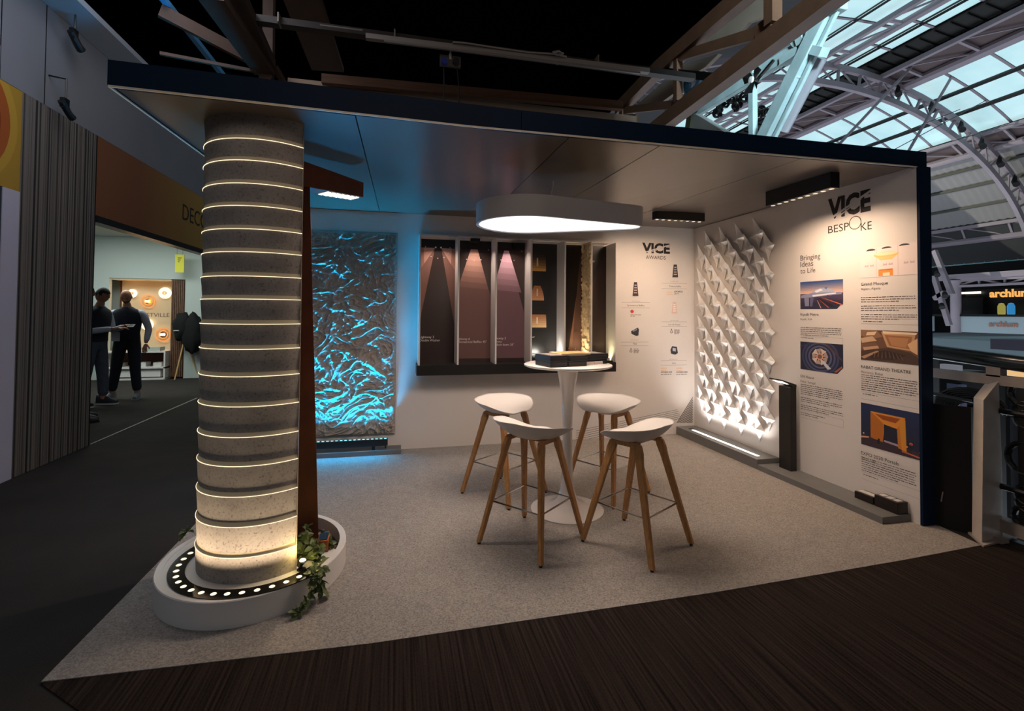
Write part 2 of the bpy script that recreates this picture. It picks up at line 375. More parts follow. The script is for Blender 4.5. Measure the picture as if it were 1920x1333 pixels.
# curved black light channel
lr = thing('curved_light_channel', 'curved black channel of round warm uplights set in the white plinth', 'light', (CX, CYc, PH))
RI, RO = .345, .420; a0, a1 = math.radians(-33), math.radians(-33-205)
AR = [a0+(a1-a0)*i/60 for i in range(61)]
rows = [[(CX+r*math.cos(a), CYc-.012+r*math.sin(a), z) for a in AR] for r, z in ((RI, PH-.001), (RI, PH+.004), (RO, PH+.004), (RO, PH-.001))]
MB().grid(rows).build('channel', mat('black_glass_channel', '0d0c0a', .12), lr)
M_UP = glow('uplight_lens', (1, .84, .56), 1.5)
M_RIMB = mat('dark_bezel', '1c1812', .3)
lens = None
for k in range(21):
    a = a0+(a1-a0)*(k+.8)/21.6; r = (RI+RO)/2
    if lens is None:
        l1 = MB().lathe((0, 0, 0), [(0.0001, .0015), (.011, .0015), (.0135, 0)], 16).build('lens', M_UP, lr, local=True, smooth=True); lens = l1
    else: l1 = lens.copy(); COL.objects.link(l1)
    l1.location = (r*math.cos(a), r*math.sin(a)-.012, .0045)
# the light those lenses throw: a few narrow uplights along the ring
for k in range(20):
    a = a0+(a1-a0)*(k+.8)/21.6; r = (RI+RO)/2
    x, y = CX+r*math.cos(a), CYc-.012+r*math.sin(a)
    light('SPOT', 'ring_uplight', (x, y, PH+.010), (1, .76, .50), 1.9, (x-.12*math.cos(a), y-.12*math.sin(a), 2.5), .004, spot=112, blend=1)
# small pointed garden spot at the right end of the ring
gs = thing('garden_spotlight', 'small bright spotlight glowing among the leaves on the plinth', 'light', at(565, 1068, z=PH))
b0 = at(565, 1068, z=PH)
MB().lathe((b0.x, b0.y, PH), [(.0001, 0), (.022, .001), (.022, .004), (.006, .008), (.006, .02)], 14).build('stand', M_BLACK, gs)
MB().tube([(b0.x-.01, b0.y-.0, PH+.02), (b0.x+.004, b0.y-.005, PH+.05)], [.013, .021], 12).build('housing', M_BLACK, gs, smooth=30)
MB().lathe((b0.x+.004, b0.y-.006, PH+.0505), [(.0001, .006), (.012, .004), (.019, 0)], 12).build('lens', glow('spot_lens', (1, .84, .50), 4), gs, smooth=True)
light('POINT', 'garden_spot_light', (b0.x+.0, b0.y-.02, PH+.10), (1, .74, .26), .5, size=.02)

# ================================================================== corten lamp post, floodlight block and plants
cl = thing('corten_lamp_post', 'tall tapering rust-brown steel lamp post behind the concrete column', 'lamp post', (-4.10, -2.08, .055))
yb = -2.10
xb = at(598, 980, y=yb).x; xt = at(581, 300, y=yb).x
v = []
for z, xr, w in ((.055, xb, .24), (2.30, xt, .20)): v += [(xr-w, yb, z), (xr, yb, z), (xr-.02, yb+.09, z), (xr-w, yb+.09, z)]
MB().add(v, [(0, 3, 2, 1), (4, 5, 6, 7), (0, 1, 5, 4), (1, 2, 6, 5), (2, 3, 7, 6), (3, 0, 4, 7)]).build('post', M_CORTEN, cl, bevel=.002)
# head: a wedge reaching to the back right
H0, H1 = Vector((xt-.10, yb+.02, 2.305)), Vector((xt+.26, yb+.32, 2.285))
d = (H1-H0).normalized(); sd = Vector((-d.y, d.x, 0)).normalized()
v = []
for q, w, hu, hd in ((H0, .085, .055, -.10), (H1, .06, .045, -.055)): v += [q-sd*w+Vector((0, 0, hd)), q+sd*w+Vector((0, 0, hd)), q+sd*w+Vector((0, 0, hu)), q-sd*w+Vector((0, 0, hu))]
MB().add(v, [(0, 1, 2, 3)[::-1], (4, 5, 6, 7), (0, 4, 5, 1)[::-1], (1, 5, 6, 2)[::-1], (2, 6, 7, 3)[::-1], (3, 7, 4, 0)[::-1]]).build('lamp_head', M_CORTEN, cl)
hd = [o for o in COL.objects if o.name.startswith('lamp_head')][-1]
def under(t, s, dz=-.002): # point on the underside
    w = .085+(.06-.085)*t; zz = -.10+.045*t
    return H0+(H1-H0)*t+sd*(w*s)+Vector((0, 0, zz+dz))
MB().add([under(.42, -.75), under(.95, -.75), under(.95, .75), under(.42, .75)], [(3, 2, 1, 0)]).build('reflector', mat('reflector', '8a8272', .3), hd)
g = MB()
for i in range(7):
    for j in range(4):
        c = under(.46+.46*i/6, -.6+.4*j, -.004); g.obox(c, d, sd, (0, 0, 1), .011, .011, .002)
g.build('led_grid', glow('led_cells', (1, .90, .72), 2.2), hd, tagk=dict(label='rows of small white light cells'))
light('SPOT', 'lamp_post_light', tuple(under(.7, 0, -.012)), NEUT, 26, tuple(under(.7, 0, -1)), .006, spot=150, blend=1)
# corten block floodlight
p0 = at(594, 1060, z=.06); p1 = at(613, 1050, z=.06)
bf = thing('corten_block_light', 'short square rust-brown block light standing in the pebbles', 'light', ((p0.x+p1.x)/2, (p0.y+p1.y)/2+.02, .055))
MB().box(p0.x-.002, p1.x+.01, p0.y+.0, p0.y+.10, .056, .19).build('body', mat('corten_light', 'a2562f', .6, var=.2, scale=20), bf, bevel=.002)
MB().box(p0.x+.004, p1.x+.004, p0.y+.006, p0.y+.094, .19, .194).build('top_plate', M_BLACK, bf)
# trailing plants: vines of separate leaves
M_LEAF = mat('green_leaf', '5c6b3c', .5, var=.3, scale=12); M_STEM = mat('vine_stem', '4d4a2a', .7)
def leaf_mesh():
    L_, w = .044, .0135; v = []; 
    for t, k in ((0, .15), (.25, .85), (.5, 1), (.75, .7), (1, .03)):
        z = -.10*(t-.3)**2*L_*4; v += [(-w*k, t*L_, z+.0025*k), (0, t*L_, z), (w*k, t*L_, z+.0025*k)]
    f = []
    for i in range(4):
        for j in range(2): a = i*3+j; f.append((a, a+1, a+4, a+3))
    me = bpy.data.meshes.new('leaf'); me.from_pydata(v, [], f); me.materials.append(M_LEAF); me.update(); return me
LEAF = leaf_mesh(); nleaf = 0
def add_leaf(par, p, dr, roll, s):
    y = Vector(dr).normalized(); x = y.cross(Vector((0, 0, 1))); x = x.normalized() if x.length > .01 else Vector((1, 0, 0)); z = x.cross(y)
    R = Matrix((x, y, z)).transposed().to_4x4(); m = Matrix.Translation(Vector(p)-rootloc(par)) @ R @ Matrix.Rotation(roll, 4, 'Y') @ Matrix.Scale(s, 4)
    o = bpy.data.objects.new('leaf', LEAF); COL.objects.link(o); o.parent = par; o.matrix_local = m
def vine(par, pts, nl, s=1.):
    pts = [Vector(p) for p in pts]
    fine = []
    for i in range(len(pts)-1):
        for k in range(5): fine.append(pts[i].lerp(pts[i+1], k/5)+Vector((rnd.gauss(0, .004), rnd.gauss(0, .004), rnd.gauss(0, .002))))
    fine.append(pts[-1]); MB().tube(fine, .0016, 5).build('stem', M_STEM, par)
    for k in range(nl):
        t = rnd.uniform(.02, 1)*(len(fine)-1); i = min(int(t), len(fine)-2); p = fine[i].lerp(fine[i+1], t-i); dd = (fine[i+1]-fine[i]).normalized()
        side = Vector((rnd.gauss(0, 1), rnd.gauss(0, 1), rnd.gauss(.25, .6))).normalized()
        add_leaf(par, p, dd*.5+side, rnd.uniform(-1, 1), s*rnd.uniform(.75, 1.25))
pa = thing('trailing_plant', 'artificial leafy vine spilling over the plinth rim to the floor', 'plant', at(585, 1060, z=.13))
ctr = Vector((p0.x-.02, p0.y-.03, .13))
ov = Vector(at(592, 1078, z=.145))
down1 = [ctr+Vector((0, .02, .06)), ov+Vector((-.01, .03, .02)), ov+Vector((.0, -.012, .0)), at(590, 1110, x=ov.x+.0, y=None), at(572, 1128, y=ov.y-.04), at(556, 1150, y=ov.y-.07)]
down1[3] = ov+Vector((-.005, -.03, -.05)); down1[4] = ov+Vector((-.04, -.05, -.09)); down1[5] = Vector(at(553, 1152, z=.02))
vine(pa, down1, 70)
down2 = [ctr+Vector((.03, .02, .06)), ov+Vector((.02, .03, .02)), ov+Vector((.02, -.005, .0)), ov+Vector((.025, -.02, -.05)), Vector(at(602, 1112, z=.02))]
vine(pa, down2, 60)
vine(pa, [ctr+Vector((-.02, 0, 0)), ctr+Vector((-.06, -.03, .04)), ctr+Vector((-.10, -.06, .03)), ctr+Vector((-.13, -.09, .015))], 44)
pb = thing('bushy_vine', 'bushy dark green foliage around the block light in the trough', 'plant', (ctr.x, ctr.y+.08, .06))
for k in range(13):
    a = rnd.uniform(0, 2*PI); q = Vector((ctr.x+rnd.uniform(-.06, .04), ctr.y+rnd.uniform(.02, .20), .07))
    e_ = q+Vector((math.cos(a)*.08, math.sin(a)*.10, rnd.uniform(.06, .13)))
    vine(pb, [q, q.lerp(e_, .5)+Vector((0, 0, .04)), e_], 20, 1.05)
pc = thing('trailing_plant', 'small sprig of leaves showing left of the concrete column', 'plant', at(352, 1004, z=PH+.002))
q = Vector(at(352, 1004, z=PH+.005)); vine(pc, [q+Vector((.03, .02, .0)), q+Vector((0, 0, .03)), q+Vector((-.02, -.02, .01))], 12)
# ================================================================== crinkled relief with the blue light bar
X0, X1, Z0, Z1 = -4.52, -3.548, .172, 2.285
NX, NZ = 250, 540
rows = []
def ridged(p, o=4):
    h = 0; a = 1; f = 1
    for k in range(o):
        n = 1-abs(noise.noise(p*f+Vector((k*7.3, 0, 0))))*2.1; h += a*n*n; a *= .5; f *= 2.05
    return h
for j in range(NZ+1):
    z = Z0+(Z1-Z0)*j/NZ; r = []
    for i in range(NX+1):
        x = X0+(X1-X0)*i/NX
        wx = noise.noise(Vector((x*3, z*3, 5)))*.16; wz = noise.noise(Vector((x*3, z*3, 9)))*.16
        p = Vector(((x+wx)*5.5+(z*1.2), (z+wz)*7.5-(x*2.4), 1.7))
        h = ridged(p, 4)*.5; h2 = sum(a_*max(0, 1-abs(noise.noise(Vector(((x+wx*q_)*f_+z*f_*.35, (z+wz*q_)*f_*1.5-x*f_*.5, 8+f_))))*s_)**2 for f_, a_, s_, q_ in ((5, 1, 4.5, 1), (9, .7, 4.2, .8), (16, .42, 3.6, .6), (29, .2, 3, .3)))
        fold = max(0, noise.noise(Vector((x*2.2+wx*2, z*4.4+wz, 3))))*1.1
        e_ = min(1, min(x-X0, X1-x)/.03, min(z-Z0, Z1-z)/.03)
        r.append((x+e_*noise.noise(Vector((x*9, z*9, 2)))*.012, -.014-e_*(.010*h+.020*fold+.026*h2)-.006*e_, z+e_*noise.noise(Vector((x*8, z*8, 12)))*.012))
    rows.append(r)
cr_ = MB().grid(rows); n0 = len(cr_.v)
cr_.box(X0, X1, -.012, -.002, Z0, Z1)
tag(cr_.build('crinkled_relief', mat('stiffened_grey_cloth', 'a79c93', .62, var=.08, scale=7, bump=.15, bscale=120), smooth=True),
    'tall crinkled fabric relief panel grazed by blue light', 'wall art')
lb = thing('blue_light_bar', 'black linear light bar shining blue under the crinkled panel', 'light', (-4.06, -.13, .05))
g = MB(); g.box(-4.52, -3.62, -.165, -.105, .092, .158); g.build('housing', M_BLACK, lb, bevel=.003)
dm = None; MD = glow('blue_white_diode', (.30, .85, 1), 2.0)
for i in range(21):
    x = -4.50+i*.0428
    if dm is None: dm = MB().lathe((0, 0, 0), [(.0001, .003), (.010, .002), (.012, 0)], 10, sx=1.2, sy=.7).build('diode', MD, lb, local=True); o = dm
    else: o = dm.copy(); COL.objects.link(o)
    o.location = (x+4.06, -.005, .158-.05+.0005)
for x in (-4.4, -3.76): MB().box(x-.016, x+.016, -.15, -.12, .052, .092).build('bracket', M_BLACK, lb)
MB().tube([(-3.645, -.13, .09), (-3.642, -.13, .07), (-3.640, -.10, .056)], .008, 8).build('cable_gland', M_BLACK, lb)
tag(MB().box(-4.60, -3.487, -.175, 0, .004, .05).build('grey_plinth', M_GREYP, bevel=.002), 'low grey plinth against the back wall under the blue light bar', 'plinth')

# ================================================================== lighting display niche on the back wall
ds = thing('lighting_display', 'wall-hung display with white fins, dark panels and a black shelf', 'display', (-2.25, -.02, .80))
MB().box(-3.345, -1.165, -.27, 0, .805, .908).build('shelf', M_BLACK, ds)
fins = [-3.322, -2.928, -2.53, -2.145, -1.765, -1.455, -1.160]
for i, x in enumerate(fins): MB().box(x-.009, x+.009, -.262, -.001, .9085, 2.245).build('fin', M_WALL, ds, bevel=.001)
MB().box(-3.33, -1.155, -.05, -.001, 2.262, 2.28).build('top_rail', M_WALL, ds)
def plate(par, name, org, R, U, w, h, shapes, base, label=None, off=.0):
    """a flat print: base sheet plus thin coloured shapes given in 0..1 units"""
    org = Vector(org); R = Vector(R); U = Vector(U); Nn = R.cross(U); g = MB(); ms = [base]; g.m = 0
    def pt(u, v, k): return org+R*(u*w)+U*(v*h)+Nn*(off+k)
    def fill(pts, k): g.add([pt(u, v, k) for u, v in pts], [tuple(range(len(pts)))])
    c = [pt(0, 0, 0), pt(1, 0, 0), pt(1, 1, 0), pt(0, 1, 0)]
    g.prism([q-Nn*.0 for q in (base_poly(pt) if False else c)], Nn*.001)
    for i, (poly, colr) in enumerate(shapes):
        m = colr if not isinstance(colr, str) else pcol(colr)
        if m not in ms: ms.append(m)
        g.m = ms.index(m)
        ar = sum(poly[a][0]*poly[(a+1) % len(poly)][1]-poly[(a+1) % len(poly)][0]*poly[a][1] for a in range(len(poly)))
        fill(poly if ar > 0 else poly[::-1], .0011+i*.00004)
    o = g.build(name, ms, par)
    if label: o['label'] = label
    return o
def lerpc(a, b, t):
    A = [int(a[i:i+2], 16) for i in (0, 2, 4)]; B = [int(b[i:i+2], 16) for i in (0, 2, 4)]
    return '%02x%02x%02x' % tuple(int(round(x+(y-x)*t)) for x, y in zip(A, B))
RB, UB = (1, 0, 0), (0, 0, 1)
WHT = pcol('e8e0dc')
def grid_lines(n, m, colr='6a4a44'):
    s = []
    for i in range(1, n): s.append(([(i/n, .04), (i/n+.006, .04), (i/n+.006, .93), (i/n, .93)], colr))
    for j in range(1, m): s.append(([(0, j/m), (1, j/m), (1, j/m+.0016), (0, j/m+.0016)], colr))
    return s
def dots(pts, w, h, colr='efe2d6', r=.010):
    s = []
    for u, v in pts: s.append(([(u+r/w*math.cos(a), v+r/h*math.sin(a)) for a in [k*PI/3 for k in range(6)]], colr))
    return s
PZ0, PZ1 = .9085, 2.235
def bay(i, shapes, base='30211e', label=None):
    x0, x1 = fins[i]+.0095, fins[i+1]-.0095
    return plate(ds, 'display_panel', (x0, -.0045, PZ0), RB, UB, x1-x0, PZ1-PZ0, shapes, pcol(base, .35), label)
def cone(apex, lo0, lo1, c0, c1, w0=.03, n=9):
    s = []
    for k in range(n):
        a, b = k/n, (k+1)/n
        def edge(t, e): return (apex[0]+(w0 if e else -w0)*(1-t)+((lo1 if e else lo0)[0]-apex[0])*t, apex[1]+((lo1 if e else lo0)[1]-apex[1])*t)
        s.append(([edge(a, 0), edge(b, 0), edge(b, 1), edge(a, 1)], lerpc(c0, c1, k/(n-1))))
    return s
black_top = [([(0, .93), (1, .93), (1, 1), (0, 1)], '120d0d')]
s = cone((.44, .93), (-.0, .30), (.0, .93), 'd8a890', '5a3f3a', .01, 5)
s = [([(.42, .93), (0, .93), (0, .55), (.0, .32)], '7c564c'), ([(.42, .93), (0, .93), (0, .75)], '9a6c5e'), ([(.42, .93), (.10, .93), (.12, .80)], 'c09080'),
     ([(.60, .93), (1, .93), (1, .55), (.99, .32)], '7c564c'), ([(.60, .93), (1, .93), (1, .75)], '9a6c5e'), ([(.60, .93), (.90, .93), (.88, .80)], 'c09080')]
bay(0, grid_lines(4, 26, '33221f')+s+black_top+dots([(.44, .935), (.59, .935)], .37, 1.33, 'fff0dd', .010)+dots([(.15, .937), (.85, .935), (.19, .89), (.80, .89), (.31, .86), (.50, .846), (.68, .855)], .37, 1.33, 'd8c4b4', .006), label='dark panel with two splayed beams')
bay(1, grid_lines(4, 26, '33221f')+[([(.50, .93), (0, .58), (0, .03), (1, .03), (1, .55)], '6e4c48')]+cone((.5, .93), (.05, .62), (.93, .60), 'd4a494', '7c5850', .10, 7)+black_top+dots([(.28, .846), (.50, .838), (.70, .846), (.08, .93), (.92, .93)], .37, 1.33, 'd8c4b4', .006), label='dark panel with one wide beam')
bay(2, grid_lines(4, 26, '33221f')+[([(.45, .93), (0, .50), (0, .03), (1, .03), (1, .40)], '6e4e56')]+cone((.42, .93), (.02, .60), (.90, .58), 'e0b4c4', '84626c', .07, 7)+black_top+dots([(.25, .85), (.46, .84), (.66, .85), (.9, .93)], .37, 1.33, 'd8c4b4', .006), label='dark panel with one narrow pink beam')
def lantern(cx, cy, w, h, top, c0, c1):
    s = [([(cx-w/2-.04, cy-.01), (cx+w/2+.04, cy-.01), (cx+w/2+.04, cy+h+.012), (cx-w/2-.04, cy+h+.012)], '2c2624')]
    for k in range(6):
        a, b = k/6, (k+1)/6; wa = w*(1-(1-top)*a**2); wb = w*(1-(1-top)*b**2)
        s.append(([(cx-wa/2, cy+h*a), (cx+wa/2, cy+h*a), (cx+wb/2, cy+h*b), (cx-wb/2, cy+h*b)], lerpc(c0, c1, k/5)))
    s.append(([(cx-.03, cy+h*.3), (cx+.03, cy+h*.3), (cx+.02, cy+h*.8), (cx-.02, cy+h*.8)], lerpc(c0, 'ffffff', .4)))
    return s
bay(3, lantern(.36, .765, .56, .14, .95, 'd99f56', '3a2a22')+lantern(.36, .515, .44, .125, .45, 'e0a070', 'a8683e')+lantern(.36, .285, .60, .11, .95, 'f0c890', 'b8754a'), '2a2725', label='dark panel printed with three glowing lanterns')
bay(4, [([(.92, .93), (.55, .10), (.45, .02), (1, .02), (1, .95)], '4a2f25'), ([(.75, .55), (.40, .05), (.55, .05)], '6a4636')]+dots([(.15, .10), (.45, .105), (.72, .10), (.40, .03)], .29, 1.33, 'd8b89a', .006), '1e1614')
bay(5, [([(.95, .95), (.0, .50), (0, .05), (.95, .05)], '3b2a26')]+dots([(.12, .11), (.25, .075)], .28, 1.33, 'd8b89a', .006), '1c1614')
# split-stone cladding on the fifth fin, lit from below
M_STONE = mat('split_stone', 'c9b593', .85, var=.2, scale=40, bump=.6, bscale=90)
random.seed(3); g = MB(); zz = .9085
while zz < 2.24:
    hh = rnd.uniform(.016, .03); yy = -.26
    while yy < -.012:
        ll = rnd.uniform(.03, .09); y2 = min(yy+ll, -.012); dpt = rnd.uniform(.004, .022)
        g.box(fins[5]-.009-dpt, fins[5]-.0095, yy, y2-.001, zz, min(zz+hh, 2.245)-.001); yy = y2
    zz += hh
g.build('stone_cladding', M_STONE, ds, tagk=dict(label='warm lit strip of split stone'))
# small fittings inside: dark projector and cable, slim strip light
MB().box(-2.06, -1.90, -.18, -.10, .925, .985).build('projector', M_BLACK, ds, bevel=.008)
MB().tube([(-2.09+.05*math.cos(a), -.15, .925+.085*math.sin(a)) for a in [PI*k/14 for k in range(15)]], .0035, 6).build('cable', M_BLACK, ds)
MB().box(-2.52+.22, -2.52+.34, -.10, -.02, 2.17, 2.22).build('small_spot', M_BLACK, ds)
MB().box(-2.78, -2.68, -.10, -.02, 2.215, 2.25).build('small_spot', M_BLACK, ds)
for x_ in (-3.125, -2.73, -2.34): light('AREA', 'niche_downlight', (x_, -.17, 2.19), (1, .80, .66), 1.1, (x_, -.05, .9), .16, .03, spread=120, up=(1, 0, 0))
for x_, y_ in ((-1.80, -.13), (-1.53, -.15), (-1.22, -.15)): MB().box(x_-.035, x_+.035, y_-.085, y_+.085, .9085, .9235).build('added_uplight_box', M_BLACK, ds)  # housings added under the niche uplights
light('AREA', 'niche_white', (-1.80, -.13, .925), (1, .96, .86), 1.1, (-1.776, -.10, 2.2), .06, .12, spread=100)
light('AREA', 'niche_warm', (-1.53, -.15, .925), (1, .80, .48), 2.2, (-1.48, -.12, 2.2), .06, .16, spread=110)
light('AREA', 'niche_gold', (-1.22, -.15, .925), (1, .86, .46), .6, (-1.18, -.12, 2.2), .05, .16, spread=110)
light('AREA', 'niche_projector', (-2.0, -.16, 1.0), (1, .96, .84), .8, (-2.0, -.0, .95), .1, .02)
def wtext(par, s, x, z, w, y=-.0058, m=WHT, **k): return write(par, s, (x, y, z), RB, UB, w, m, **k)
def bayx(i, u): return fins[i]+.0095+u*(fins[i+1]-fins[i]-.019)
wtext(ds, 'Lightway 3', at(786.8, 635, y=0).x, at(786, 634, y=0).z, .150)
wtext(ds, 'Double Washer', at(786.8, 640, y=0).x, at(786, 640, y=0).z, .215)
wtext(ds, 'Lightway 6', bayx(1, -.03)+.012, 1.150, .150); wtext(ds, 'Symmetrical Baffles 45°', bayx(1, 0)+.004, 1.118, .335)
wtext(ds, 'Lightway 3', bayx(2, 0)+.004, 1.155, .150); wtext(ds, 'Linkway', bayx(2, 0)+.004, 1.120, .105); wtext(ds, 'Medium beam 26°', bayx(2, 0)+.004, 1.085, .245)
wtext(ds, 'Corner', bayx(3, 0)+.004, 1.17, .10)
wtext(ds, 'ING', bayx(4, 0)+.006, 2.085, .075); wtext(ds, '17°', bayx(4, .1), 2.045, .055); wtext(ds, 'Washer', bayx(5, 0)+.006, 2.045, .13)

# ================================================================== print on the back wall: awards
def bw(px, py): return Vector(at(px, py, y=0))
def btext(s, xa, xb, yb_, m=INK, **k):
    a, b = bw(xa, yb_), bw(xb, yb_); return write(WB, s, (a.x, 0, a.z), RB, UB, b.x-a.x, m, **k)
def logo(par, A, R, U, w, h, label):
    """heavy four-letter word with a diagonal slash through it"""
    R = Vector(R); U = Vector(U); Nn = R.cross(U); A = Vector(A)
    write(par, 'VICE', A, R, U, w, pcol('1d1819'), bold=.045, height=h, name='logo', label=label, spacing=1.02)
    g = MB()
    for (u0, v0, u1, v1, t) in ((.06, -.02, 1.03, .90, .055), (.16, -.12, .80, .62, .03)):
        a = A+R*(w*u0)+U*(h*v0)+Nn*.0018; b = A+R*(w*u1)+U*(h*v1)+Nn*.0018; q = (b-a).normalized().cross(Nn)*(h*t)
        g.add([a-q, b-q, b+q, a+q], [(0, 1, 2, 3)] if (b-a).cross(q).dot(Nn) > 0 else [(3, 2, 1, 0)])
    g.build('logo_slash', M_WALL, par)
a = bw(1204, 473); b = bw(1256, 473)
logo(WB, a, RB, UB, b.x-a.x, .118, 'black four-letter slashed logo')
btext('AWARDS', 1211, 1248, 485.5)
def bline(x0_, y0_, x1_, y1_, t=.0015, m=None):
    a, b = bw(x0_, y0_), bw(x1_, y1_); z = (a.z+b.z)/2
    MB().add([(a.x, -.001, z-t), (b.x, -.001, z-t), (b.x, -.001, z+t), (a.x, -.001, z+t)], [(0, 1, 2, 3)]).build('printed_line', m or pcol('8d8480'), WB)
def bdash(x0_, x1_, y_, hpx=1.6, m=None, seed=0):
    a, b = bw(x0_, y_), bw(x1_, y_); r = random.Random(seed+int(x0_*7+y_)); x = a.x; g = MB()
    while x < b.x:
        w = r.uniform(.015, .045); w = min(w, b.x-x)
        if w > .004: g.add([(x, -.001, a.z), (x+w, -.001, a.z), (x+w, -.001, a.z+hpx*.0045), (x, -.001, a.z+hpx*.0045)], [(0, 1, 2, 3)])
        x += w+.007
    g.build('small_print', m or INK, WB)
for (xa, xb, y1_, y2_) in ((1240, 1288, 531, 541), (1165, 1218, 567, 577), (1240, 1288, 603, 612), (1164, 1216, 641, 648), (1239, 1288, 676, 684)):
    bline(xa, y1_, xb, y1_+.6); bline(xa, y2_, xb, y2_+.6)
btext('Twisting Baffles', 1254, 1277, 538, m=pcol('4a4240')); btext('Symmetrical Baffles', 1176, 1208, 574, m=pcol('4a4240'))
btext('Cut Off Washer', 1253, 1276, 610, m=pcol('4a4240')); btext('Flex', 1187, 1194, 646, m=pcol('4a4240')); btext('Ultra', 1260, 1267, 682, m=pcol('4a4240'))
for (c, y_) in ((1264, 528), (1192, 565), (1264, 601), (1190, 638), (1262, 674)): bdash(c-7, c+8, y_, 1.2, pcol('b0a6a2'))
def shape(par, pts, colr, name='printed_picture', k=.0012, label=None):
    V = [bw(*p) for p in pts]; V = [(v.x, -k, v.z) for v in V]
    ar = sum(V[i][0]*V[(i+1) % len(V)][2]-V[(i+1) % len(V)][0]*V[i][2] for i in range(len(V)))
    V = V if ar > 0 else V[::-1]
    MB().add(V, [tuple(range(len(V)))]).build(name, pcol(colr), par, tagk=dict(label=label) if label else None)
def torch(x, y0_, y1_, c, c2):
    g = []; shape(WB, [(x-3, y0_), (x+3, y0_), (x+5.5, y1_), (x-5.5, y1_)], c, label='printed tapering lamp picture')
    for k in range(1, 5):
        yy = y0_+(y1_-y0_)*k/5.5; w = 1.6+k*.35; shape(WB, [(x-w, yy), (x+w, yy), (x+w, yy+2), (x-w, yy+2)], c2, 'picture_detail', .0018)
torch(1266, 496, 520, '3a3435', 'b9b0ae'); torch(1191.5, 529, 555, '3c2c30', 'b9a9a6'); torch(1264.5, 566, 588, 'd9bdb4', 'efe6e2')
shape(WB, [(1183, 621), (1196, 614), (1198, 618), (1197, 629), (1193, 630), (1184, 626)], '2b2c34', label='printed dark floodlight picture'); shape(WB, [(1186, 620), (1195, 616), (1194, 619), (1187, 622)], '8a8fa0', 'picture_detail', .0018)
shape(WB, [(1257, 656), (1260, 649), (1269, 650), (1271, 662), (1266, 665), (1258, 663)], '2d2f38', label='printed dark cube light picture'); shape(WB, [(1261, 652), (1267, 653), (1267, 659), (1261, 658)], 'b8c0c8', 'picture_detail', .0018)
shape(WB, [(1185+3.2*math.cos(k*PI/5), 584+3.2*math.sin(k*PI/5)) for k in range(10)], 'c8383c', label='small red round award mark')
bdash(1182, 1202, 590.5, 1.2); bdash(1182, 1190, 593, 1.2)
btext('LIGHTING', 1250, 1261, 549, m=pcol('e0a040')); btext('AWARDS', 1264, 1280, 548, bold=.02); btext('2019', 1264, 1272, 552); bdash(1250, 1261, 552, 1.2, pcol('e0a040'))
for (x, y_) in ((1259, 622), (1183, 658)):
    g = MB(); c = bw(x, y_); g.lathe((0, 0, 0), [(.011, 0), (.017, 0)], 16)
    g.v = [(c.x+vx, -.0012, c.z+vy) for vx, vy, vz in g.v]; g.f = [f[::-1] for f in g.f]; g.build('award_mark', INK, WB)
    shape(WB, [(x-.8, y_-5.5), (x+.8, y_-5.5), (x+.8, y_-3.6), (x-.8, y_-3.6)], '2a2322', 'picture_detail')
    for k in range(4): bdash(x+5, x+15, y_-3+k*2.3, 1.4)
for x in (1239, 1268):
    btext('GREEN', x, x+11, 692, m=pcol('e0a040')); bdash(x, x+10, 695.5, 1.2, pcol('e0a040')); btext('AWARDS 2020', x, x+21, 699, bold=.02); bdash(x, x+20, 702.5, 1.2)
# hatched corner graphic
g = MB(); n = 11; cA, cB, cC = bw(1268.5, 793), bw(1298.5, 793), bw(1298.8, 744)
for k in range(n):
    t0, t1 = k/n, (k+.5)/n
    p = cA.lerp(cB, t0); q = cA.lerp(cB, t1); r_ = cC.lerp(cB, t1); s_ = cC.lerp(cB, t0)
    g.add([(v.x, -.0012, v.z) for v in (p, q, r_, s_)], [(0, 1, 2, 3)])
for k in range(6):
    a = bw(1270+k*1.6, 768+k*3.2); b = bw(1080, 808+k*4); e = Vector((0, 0, .0018)); g.add([(v.x, -.0011, v.z) for v in (b-e, a-e, a+e, b+e)], [(0, 1, 2, 3)])
g.build('hatched_graphic', pcol('221a1c'), WB, tagk=dict(label='black hatched triangle with fine lines'))

# ================================================================== print on the right wall: projects
RR, UR = (0, -1, 0), (0, 0, 1)
def rw(px, py): return Vector(at(px, py, x=0))
def rtext(s, xa, xb, yb_, m=INK, **k):
    a = rw(xa, yb_); b = rw(xb, yb_); return write(WR, s, (0, a.y, a.z), RR, UR, a.y-b.y, m, **k)
a = rw(1553, 410); b = rw(1633, 402); logo(WR, (0, a.y, a.z), RR, UR, a.y-b.y, .165, 'large black four-letter slashed logo')
rtext('BESP', 1553, 1592, 438, bold=.0, height=.062); rtext('KE', 1614, 1635, 433, height=.062)
c = rw(1603.5, 420); g = MB(); g.lathe((0, 0, 0), [(.048, 0), (.054, 0)], 28); g.v = [(-.0012, c.y-vx, c.z+.01+vy) for vx, vy, vz in g.v]; g.f = [f[::-1] for f in g.f]; g.build('lettering', INK, WR, tagk=dict(label='large thin letter O'))
for s, x2, yy in (('Bringing', 1538.5, 489), ('Ideas', 1525, 501), ('to Life', 1529, 513)): rtext(s, 1501, x2, yy)
def rshape_poly(xa, xb, ya, yb_): pass
